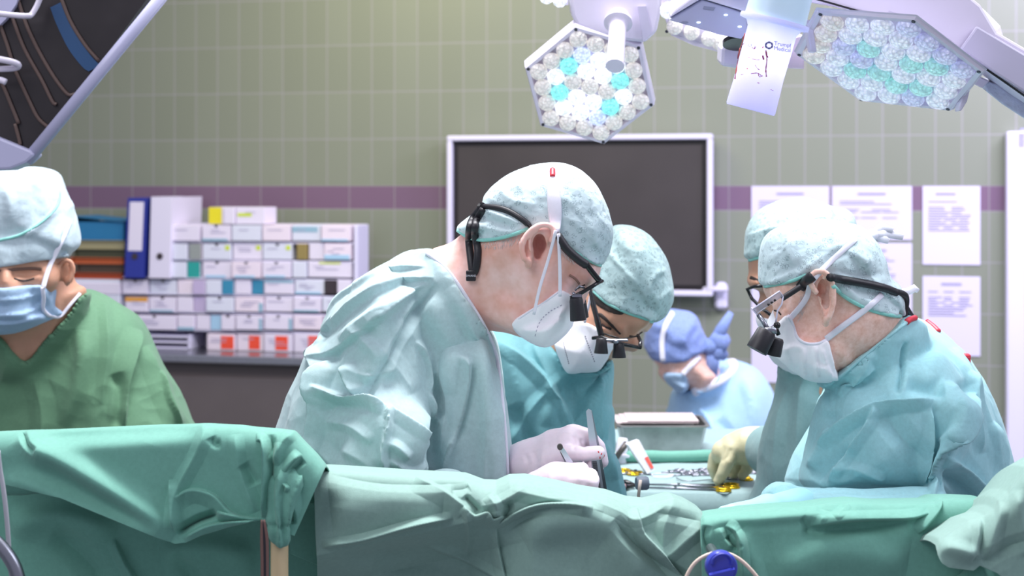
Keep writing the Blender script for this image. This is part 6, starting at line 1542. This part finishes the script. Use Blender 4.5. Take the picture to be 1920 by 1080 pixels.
L_cyan = lens_mat('led_lens_cyan', (.15, .95, .90), .7, (.35, .75, .75))
L_warm = lens_mat('led_lens_warm', (.98, .93, .88), .30, (.80, .76, .74))
L_violet = lens_mat('led_lens_violet', (.60, .72, 1.0), .75, (.6, .65, .9))
L_dim = lens_mat('led_lens_dim', (.80, .86, 1.0), .40, (.74, .78, .88))
L_dimc = lens_mat('led_lens_dim_cyan', (.40, .95, .90), .32, (.5, .8, .8))
L_dimv = lens_mat('led_lens_dim_violet', (.66, .70, 1.0), .32, (.62, .66, .9))
def pod(light, c, e1, e2, D, far, cols, name='pod', thick=.035, lens_r=None, back=1.04):
    C, a, b, r = hex_frame(c, e1, e2, D, far)
    n = a.cross(b).normalized()
    if n.y > 0: n = -n                      # towards the camera
    cor = [a, a + b, b, -a, -a - b, -b]
    mb = MB(); R = [C + v * 1.0 for v in cor]
    # rim: outer wall, bevelled lip, inner wall
    rings = [[C + v * back * .90 - n * thick for v in cor], [C + v * back - n * thick * .75 for v in cor], [C + v * 1.02 - n * .004 for v in cor], [C + v * 1.0 for v in cor], [C + v * .945 for v in cor], [C + v * .93 - n * .010 for v in cor]]
    vs = sum(rings, []); fs = [tuple(range(5, -1, -1))]
    for k in range(5):
        for i in range(6): j = (i + 1) % 6; fs.append((k * 6 + i, k * 6 + j, k * 6 + 6 + j, k * 6 + 6 + i))
    mb.add(vs, fs); po = mb.build(name, M_pod, light, auto=30)
    mb = MB(); mb.slab([C + v * .94 - n * .0105 for v in cor], -n * .002); mb.build('lens_tray', M_podin, po)
    for v in cor:
        mb = MB(); mb.lathe([(0, 0), (.0028, 0), (.0028, .0012), (0, .0012)], C + v * .965, n, 12); mb.build('screw', M_screw, po)
    # 37 lenses
    pr = (lens_r or .135) * r
    u = a; w = b; k = 0
    for i in range(-3, 4):
        for j in range(-3, 4):
            if abs(i - j) > 3: continue
            ring = max(abs(i), abs(j), abs(i - j))
            p = C + (u * i + w * j) * (.80 / 3) - n * .002
            key = cols(i, j, ring)
            mb = MB(); ax = n
            mb.lathe([(pr * .35, -.008), (pr * .75, -.006), (pr * .98, -.001), (pr, .002), (pr * .94, .005), (pr * .72, .0085), (pr * .40, .0105), (pr * .12, .011)], p, ax, 16)
            mb.build('lens', {'w': L_white, 'c': L_cyan, 'o': L_warm, 'v': L_violet, 'W': L_dim, 'C': L_dimc, 'V': L_dimv}[key], po, smooth=True)
    return C, a, b, n, po

def spot(loc, target, power, color, ang, size=.09):
    l = bpy.data.lights.new('lamp_beam', 'SPOT'); l.energy = power; l.color = color; l.spot_size = math.radians(ang); l.spot_blend = .6; l.shadow_soft_size = size
    o = bpy.data.objects.new('lamp_beam', l); COL.objects.link(o); o.location = loc
    o.rotation_euler = (Vector(target) - Vector(loc)).to_track_quat('-Z', 'Y').to_euler()

def light_back():
    t = thing('surgical_light', 'hexagonal surgical light with round glowing lenses hanging above the two left surgeons', 'surgical light', P(1150, 20, 2.55))
    random.seed(3)
    cyan = {(-1, 1), (1, -1), (-2, -1), (2, 1)}
    def cols(i, j, ring):
        if ring == 3: return 'o'
        if (i, j) in ((2, 2), (-2, -2)): return 'v'
        if (i, j) in ((2, 1), (-2, -1), (-1, 1), (1, -1)): return 'c'
        if (i, j) in ((0, 0), (1, 0), (-1, 0)): return 'o'
        return 'w'
    C, a, b, n, po = pod(t, (1106, 163), (120, 34), (-90, 71), 2.45, 1, cols)
    # hub behind the grip
    W = M_pod
    mb = MB(); hub = [(1068, -20), (1072, 30), (1082, 48), (1120, 62), (1180, 78), (1210, 80), (1232, 60), (1238, 30), (1240, -20)]
    mb.slab([Vector(P(x, y, 2.40)) for x, y in hub], (0, .09, .02)); hb = mb.build('hub', W, t, auto=30)
    md = hb.modifiers.new('b', 'BEVEL'); md.width = .006; md.segments = 3
    mb = MB(); mb.slab([Vector(P(x, y, 2.395)) for x, y in ((1196, 12), (1212, 12), (1222, 62), (1206, 78))], (0, .01, 0)); mb.build('hub_facet', M_podin, hb)
    # grip
    c = Vector(P(1160, 28, 2.385)); e = Vector(P(1153, 124, 2.30)); ax = (e - c).normalized(); L = (e - c).length
    mb = MB(); mb.lathe([(0, 0), (.0165, 0), (.0175, .004), (.0175, .012), (.0235, .016), (.0240, .021), (.0180, .024), (.0150, .03), (.0142, L * .6), (.0155, L - .004), (.0150, L), (.0, L)], c, ax, 40); mb.build('grip', M_pod, t, auto=40)
    # arms of the neighbouring pods
    mb = MB(); mb.slab([Vector(P(x, y, 2.47)) for x, y in ((975, -14), (1052, 8), (1066, 10), (1066, -20), (975, -30))], (0, .03, .01)); pa = mb.build('pod', M_pod, t)
    mb = MB(); mb.lathe([(0, 0), (.0028, 0), (.0028, .0012), (0, .0012)], P(1058, 9, 2.467), (0, -1, -.2), 12); mb.build('screw', M_screw, pa)
    for x in (1025, 1050):
        mb = MB(); mb.sphere(P(x, -6 + (x - 1025) * .25, 2.462), .013, 14); mb.build('lens', L_white, pa, smooth=True)
    mb = MB(); mb.slab([Vector(P(x, y, 2.47)) for x, y in ((1240, 12), (1258, 66), (1300, 85), (1372, 104), (1392, 96), (1390, 20), (1300, -20), (1240, -20))], (0, .03, .01)); pb = mb.build('pod', M_pod, t)
    mb = MB(); mb.slab([Vector(P(x, y, 2.468)) for x, y in ((1247, 18), (1262, 62), (1300, 76), (1366, 92), (1380, 80), (1380, 10), (1300, -14), (1247, -14))], (0, -.002, 0)); mb.build('lens_tray', M_podin, pb)
    for x, y in ((1252, 20), (1265, 50), (1297, 60), (1330, 72), (1350, 80)):
        mb = MB(); mb.sphere(P(x, y, 2.462), .0145, 14); mb.build('lens', L_warm if x > 1260 else L_white, pb, smooth=True)
    mb = MB(); mb.lathe([(0, 0), (.0028, 0), (.0028, .0012), (0, .0012)], P(1250, 59, 2.466), (0, -1, -.2), 12); mb.build('screw', M_screw, pb)
    spot(C + n * .02, P(1090, 500, 2.1), 6, (.9, .97, 1.0), 70)
light_back()

def light_front():
    t = thing('surgical_light', 'large surgical light in the upper right with a sterile handle cover and a tilted pod', 'surgical light', P(1600, -40, 2.1))
    def cols(i, j, ring):
        if i == -3: return 'o'
        if (i, j) in ((-1, -1), (0, 1), (1, 0), (2, 2), (-1, 1), (1, 2), (2, 0)): return 'C'
        return 'V' if (i * 5 + j * 3) % 4 == 3 else 'W'
    C, a, b, n, po = pod(t, (1661, 118), (148, 25), (-6, 61), 2.05, 1, cols, thick=.007, lens_r=.125)
    # clear front cover in its rim
    # arch: long white beam from the top to the right edge
    def beam(name, pts, D, dy, m, parent, bev=.004):
        mb = MB(); mb.slab([Vector(P(x, y, D)) for x, y in pts], dy); o = mb.build(name, m, parent)
        md = o.modifiers.new('bevel', 'BEVEL'); md.width = bev; md.segments = 2; return o
    arm = beam('arm', [(1300, -60), (1360, -12), (1400, -4), (1500, 2), (1560, 12), (1660, 34), (1668, 26), (1740, 50), (1830, 116), (1930, 190), (1990, 230), (1990, 130), (1870, 60), (1840, 10), (1780, -40), (1700, -80)], 2.02, (0, .10, .02), M_pod, t, .008)
    # dark seam along the arm and the bright shell above it
    sm = [(1530, -2), (1600, 18), (1660, 36)]
    tube3('seam', [(x, y, 2.0165) for x, y in sm], .0014, M_blackg, arm)
    tube3('seam', [(1668, 28, 2.0165), (1740, 62, 2.0165), (1810, 104, 2.0165), (1870, 144, 2.0165), (1930, 186, 2.0165)], .0016, M_blackg, arm)
    beam('arm_shell', [(1740, -40), (1800, -20), (1850, 20), (1880, 50), (1890, 85), (1840, 60), (1790, 30), (1740, 0)], 2.06, (0, .08, .02), mat('bright_shell', srgb(244, 240, 252), .25), arm, .01)
    beam('arm_joint', [(1800, 92), (1832, 48), (1940, 112), (1940, 185), (1870, 140)], 2.012, (0, .006, 0), M_podin, arm, .003)
    # rear pod edges under the arm
    ck = mat('prism_cover', srgb(206, 210, 232), .12, spec=.7, noise=.15, nscale=60, bump=.6, bscale=120, bumpdist=.003)
    ur = beam('rear_cover', [(1660, 44), (1700, 62), (1800, 124), (1842, 140), (1808, 148), (1740, 100), (1672, 62)], 2.09, (0, .03, .01), ck, t, .003)
    for k, (x, y) in enumerate(((1700, 72), (1726, 88), (1752, 106), (1778, 124))):
        mb = MB(); mb.sphere(P(x, y, 2.087), .011, 14, (1.3, .5, .7)); mb.build('lens', (L_cyan, L_white, L_cyan, L_white)[k], ur, smooth=True)
    beam('rear_rim', [(1826, 142), (1856, 152), (1842, 166), (1812, 150)], 2.08, (0, .04, .01), M_pod, t, .002)
    beam('tail_cover', [(1840, 150), (1870, 158), (1935, 200), (1935, 232), (1880, 196), (1850, 172)], 2.10, (0, .03, .01), ck, t, .003)
    beam('side_cap', [(1797, 208), (1812, 146), (1824, 150), (1814, 190), (1803, 208)], 2.06, (0, .02, 0), M_pod, t, .002)
    # control panel plate on the left
    pl = beam('control_plate', [(1253, 38), (1316, 0), (1400, 26), (1402, 60), (1390, 74), (1350, 66)], 2.06, (0, .02, .012), mat('plate_grey_lavender', srgb(176, 178, 204), .25), t, .002)
    beam('plate_shell', [(1262, 20), (1316, -20), (1420, -30), (1420, 22), (1400, 24), (1316, -2), (1256, 34)], 2.055, (0, .05, .02), M_pod, t, .003)
    lm = mat('small_led', srgb(200, 220, 255), .3, emit=(.6, .8, 1.0), estr=2.0)
    for x, y in ((1361, 28), (1310, 42), (1387, 50)):
        mb = MB(); mb.sphere(P(x, y, 2.058), .0022, 10, (1.4, .4, .7)); mb.build('indicator_led', lm, pl, smooth=True)
    dk = mat('plate_mark', srgb(140, 144, 168), .4)
    mb = MB(); mb.slab([Vector(P(x, y, 2.0592)) for x, y in ((1320, 11), (1342, 14), (1338, 20), (1318, 17))], (0, .0005, 0)); mb.build('plate_window', dk, pl)
    mb = MB(); mb.slab([Vector(P(1284 + 7 * math.cos(q), 42 + 2.6 * math.sin(q), 2.0592)) for q in np.linspace(0, 6.28, 13)[:-1]], (0, .0005, 0)); mb.build('plate_window', dk, pl)
    # dark socket ring and white knuckles behind the handle
    mb = MB(); mb.lathe([(.022, 0), (.026, 0), (.026, .006), (.022, .006)], P(1388, 76, 2.10), (0, -.3, -1), 30); mb.build('socket_ring', M_blackg, t, auto=40)
    kn = beam('knuckle', [(1352, 92), (1362, 74), (1400, 70), (1402, 110), (1388, 130), (1350, 124)], 2.14, (0, .04, .01), M_pod, t, .006)
    kn = beam('knuckle', [(1524, 98), (1548, 106), (1560, 116), (1540, 120), (1526, 112)], 2.14, (0, .03, .01), M_pod, t, .006)
    # sterile handle cover: tapering translucent cup with flange
    D = 1.95
    c = Vector(P(1452, 42, D)); e = Vector(P(1407, 206, D + .012)); ax = (e - c).normalized(); L = (e - c).length
    r0 = 50 / F * D; r1 = 47 / F * D
    cup = mat('sterile_cover', srgb(238, 236, 252), .30, trans=.55, alpha=1.0, spec=.5, coat=.3)
    nt = cup.node_tree; pb_ = nt.nodes['Principled BSDF']; pb_.inputs['Transmission Weight'].default_value = 0
    tr_ = nt.nodes.new('ShaderNodeBsdfTranslucent'); tr_.inputs[0].default_value = srgb(236, 234, 255) + (1,)
    ms_ = nt.nodes.new('ShaderNodeMixShader'); ms_.inputs[0].default_value = .5
    nt.links.new(pb_.outputs[0], ms_.inputs[1]); nt.links.new(tr_.outputs[0], ms_.inputs[2]); nt.links.new(ms_.outputs[0], nt.nodes['Material Output'].inputs[0])
    mb = MB(); mb.lathe([(r0 * 1.30, -.004), (r0 * 1.32, -.001), (r0 * 1.30, .002), (r0 * 1.05, .004), (r0 * .93, .012), (r0 * .93, .03), (r1 * .96, L * .6), (r1, L - .003), (r1 * .97, L), (0, L), (0, L - .002), (r1 * .94, L - .003), (r1 * .93, L - .01), (r0 * .88, .02), (r0 * .88, -.003)], c, ax, 56)
    ho = mb.build('handle_cover', cup, t, auto=40)
    ts = mat('cyan_lit_socket', srgb(200, 236, 244), .3, emit=(.35, .9, .85), estr=.25)
    mb = MB(); mb.lathe([(0, -.06), (r0 * 1.12, -.06), (r0 * 1.16, -.002), (0, -.002)], c, ax, 48); mb.build('handle_socket', mat('handle_socket', srgb(206, 226, 246), .25, emit=(.5, .85, .95), estr=.12), t, auto=40)
    pl_ = bpy.data.lights.new('handle_led', 'POINT'); pl_.energy = .3; pl_.color = (.85, .88, 1.0); pl_.shadow_soft_size = .015
    po_ = bpy.data.objects.new('handle_led', pl_); COL.objects.link(po_); po_.location = c + ax * .05
    # blood spatter and printed mark on the cup
    x_ = Vector((1, 0, 0)); side = (x_ - ax * x_.dot(ax)).normalized(); fr = side.cross(ax); fr = fr if fr.y < 0 else -fr
    def cupt(px, py, off=.0004):
        """point of the cup's wall under a pixel"""
        d = Vector(P(px, py, 1.0)) - Vector((0, 0, EYE))
        best = None
        for k in range(400):
            s_ = 1.88 + .10 * k / 400; p = Vector((0, 0, EYE)) + d * s_
            h_ = (p - c).dot(ax); rr = r0 * .93 + (r1 - r0 * .93) * min(1, max(0, (h_ - .03) / (L * .9)))
            rad = ((p - c) - ax * h_).length
            if rad <= rr + off: return p
        return Vector(P(px, py, 1.9))
    bm = mat('dried_blood', srgb(150, 62, 88), .35); bm2 = mat('dried_blood_orange', srgb(196, 92, 84), .35)
    random.seed(12)
    def smear(pts, w_, m=bm):
        mb = MB(); q = [cupt(*a) for a in curve(pts, 4)]; mb.tube(q, [w_ * random.uniform(.4, 1.2) for _ in q], 6, flat=(1, .3), up=(0, -1, 0)); mb.build('blood_smear', m, ho, smooth=True)
    smear([(1397, 62), (1390, 84), (1388, 92)], .0009, bm2); smear([(1388, 90), (1383, 116), (1378, 148)], .0011, bm2); smear([(1396, 80), (1386, 92), (1383, 110)], .0006, bm)
    smear([(1436, 94), (1438, 112), (1436, 130), (1437, 144)], .0011); smear([(1430, 104), (1432, 112)], .0016); smear([(1438, 104), (1440, 108)], .0008)
    smear([(1410, 110), (1418, 112), (1424, 112)], .0005); smear([(1416, 86), (1414, 92)], .0006); smear([(1408, 138), (1420, 137), (1428, 142)], .0007); smear([(1422, 138), (1424, 144), (1430, 142)], .0008)
    smear([(1402, 108), (1406, 108)], .0004, bm2); smear([(1389, 140), (1394, 139)], .0004); smear([(1416, 122), (1420, 128), (1424, 131)], .0005); smear([(1400, 128), (1402, 129)], .0009, bm2); smear([(1420, 155), (1424, 156)], .0006); smear([(1445, 168), (1450, 170)], .0004)
    smear([(1430, 88), (1431, 89)], .0014, mat('fresh_blood', srgb(206, 20, 40), .3))
    smear([(1404, 82), (1403, 86), (1408, 87), (1409, 82)], .0003, M_blackg); smear([(1410, 88), (1414, 92), (1418, 87)], .0004, bm)
    ink = mat('grey_violet_print', srgb(110, 112, 150), .5)
    mb = MB(); cc = [cupt(1442 + 6.2 * math.cos(q), 85 + 5.6 * math.sin(q)) for q in np.linspace(0, 2 * math.pi, 19)]; mb.tube(cc, [.0016 if i % 3 else .0010 for i in range(19)], 6, flat=(1, .25), up=(0, -1, 0), cap=False); mb.build('printed_ring_mark', ink, ho, smooth=True)
    for k, s_ in enumerate(('Trumpf', 'Medical')):
        tx = text_obj('printed_lettering', s_, 1.0, (0, 0, 0), (0, 0, 0), ink, None, ext=0, align='LEFT')
        me = tx.data; sc_ = 10.5
        for v_ in me.vertices:
            px_ = 1451.5 - k * .8 + v_.co.x * sc_; py_ = 81 + k * 9.0 - v_.co.y * sc_ + v_.co.x * sc_ * .16
            v_.co = cupt(px_, py_, .0006)
        tx.parent = ho; me.transform(Matrix.Translation(-(t.location)))
    # box corner behind the cup
    beam('junction_box', [(1468, 74), (1508, 66), (1508, 130), (1470, 128)], 2.16, (0, .05, .01), mat('pink_white_housing', srgb(236, 218, 232), .4), t, .002)
    beam('pod_hinge', [(1510, 34), (1524, 40), (1532, 98), (1520, 96)], 2.045, (0, .02, 0), M_pod, t, .002)
    # suspension column above the frame for both lights
    mb = MB(); mb.lathe([(0, 0), (.03, 0), (.03, .75), (0, .75)], P(1700, -60, 2.10), n=24); mb.build('suspension_tube', M_pod, t, auto=40)
    spot(C + n * .02, P(1600, 520, 2.15), 6, (.9, .97, 1.0), 75)
light_front()

# ================================================================== DARK PANEL, TOP LEFT
def panel():
    D = 1.62
    t = thing('ceiling_panel', 'large dark glossy panel with pale lavender rim hanging tilted in the upper left corner', 'panel', P(60, 60, D))
    A = Vector(P(302, -4, D)); B = Vector(P(56, 308, D)); 
    q = lambda x, y, d=0: Vector(P(x, y, D + d))
    face = [q(296, -30), q(60, 292), q(0, 262), q(-80, 230), q(-80, -30)]
    mb = MB(); mb.slab(face, (0, .02, 0)); mb.build('dark_face', mat('dark_panel_gloss', srgb(50, 46, 48), .3, noise=.3, nscale=9, spec=.4), t)
    lav = mat('lavender_rim', srgb(186, 186, 216), .35)
    mb = MB(); mb.tube([q(318, -24, -.004), q(50, 302, -.004)], .0045, 12, flat=(1, 1.6)); mb.build('rim', lav, t, smooth=True)
    o = MB(); o.slab([q(-80, 225, -.01), q(0, 258, -.01), q(58, 282, -.01), q(66, 290, -.01), q(48, 306, -.01), q(18, 318, -.01), q(-80, 322, -.01)], (0, .03, 0)); oo = o.build('corner_cover', lav, t); md = oo.modifiers.new('b', 'BEVEL'); md.width = .003; md.segments = 2
    o = MB(); o.slab([q(-80, -60, -.008), q(42, -30, -.008), q(30, 8, -.008), q(12, 34, -.008), q(0, 46, -.008), q(-80, 90, -.008)], (0, .02, 0)); o.build('upper_cover', lav, t)
    br = mat('brown_line', srgb(96, 78, 72), .5); bl = mat('blue_band', srgb(38, 78, 122), .4)  # brown for the curved lines, blue for the band on the dark face
    for pts in ([(30, -10), (55, 60), (92, 130), (125, 175), (142, 176)], [(22, 30), (45, 90), (78, 150), (98, 190), (106, 196)], [(-10, 20), (12, 80), (28, 130), (55, 190), (72, 222), (92, 240)],
                [(-30, 110), (0, 150), (22, 200), (35, 232)], [(112, -10), (132, 40), (160, 85), (186, 115)], [(28, 232), (36, 262), (38, 272)]):
        tube3('curved_line', [(x, y, D - .002) for x, y in pts], .0022, br, t, flat=(1, .8))
    pts = [(106, 8), (118, 40), (140, 85), (165, 118), (178, 128)]
    c_ = curve(pts, 6); mb = MB()
    L_ = [q(x - 12, y + 6, -.0015) for x, y in c_]; R_ = [q(x + 12, y - 6, -.0015) for x, y in c_]
    vs = L_ + R_; n = len(L_); mb.add(vs + [v + Vector((0, .002, 0)) for v in vs], [(i, i + 1, n + i + 1, n + i) for i in range(n - 1)] + [(2 * n + i, 3 * n + i, 3 * n + i + 1, 2 * n + i + 1) for i in range(n - 1)]); mb.build('blue_band', bl, t)
    wm = mat('white_loop', srgb(226, 220, 236), .3)
    tube3('loop_handle', [(-20, 24, D - .03), (20, 28, D - .03), (50, 30, D - .03), (60, 26, D - .025), (72, 4, D - .02), (80, -20, D - .02)], .0032, wm, t)
    tube3('loop_handle', [(-20, 108, D - .03), (14, 114, D - .03), (34, 121, D - .025), (26, 128, D - .02), (-20, 130, D - .02)], .0036, wm, t)
    tube3('loop_handle', [(-20, 150, D - .03), (0, 150, D - .03), (11, 154, D - .03)], .0036, wm, t)
    mb = MB(); mb.tube([q(-30, -30, .03), q(-30, -500, .03)], .02, 16); mb.build('suspension_tube', M_pod, t, smooth=True)
panel()
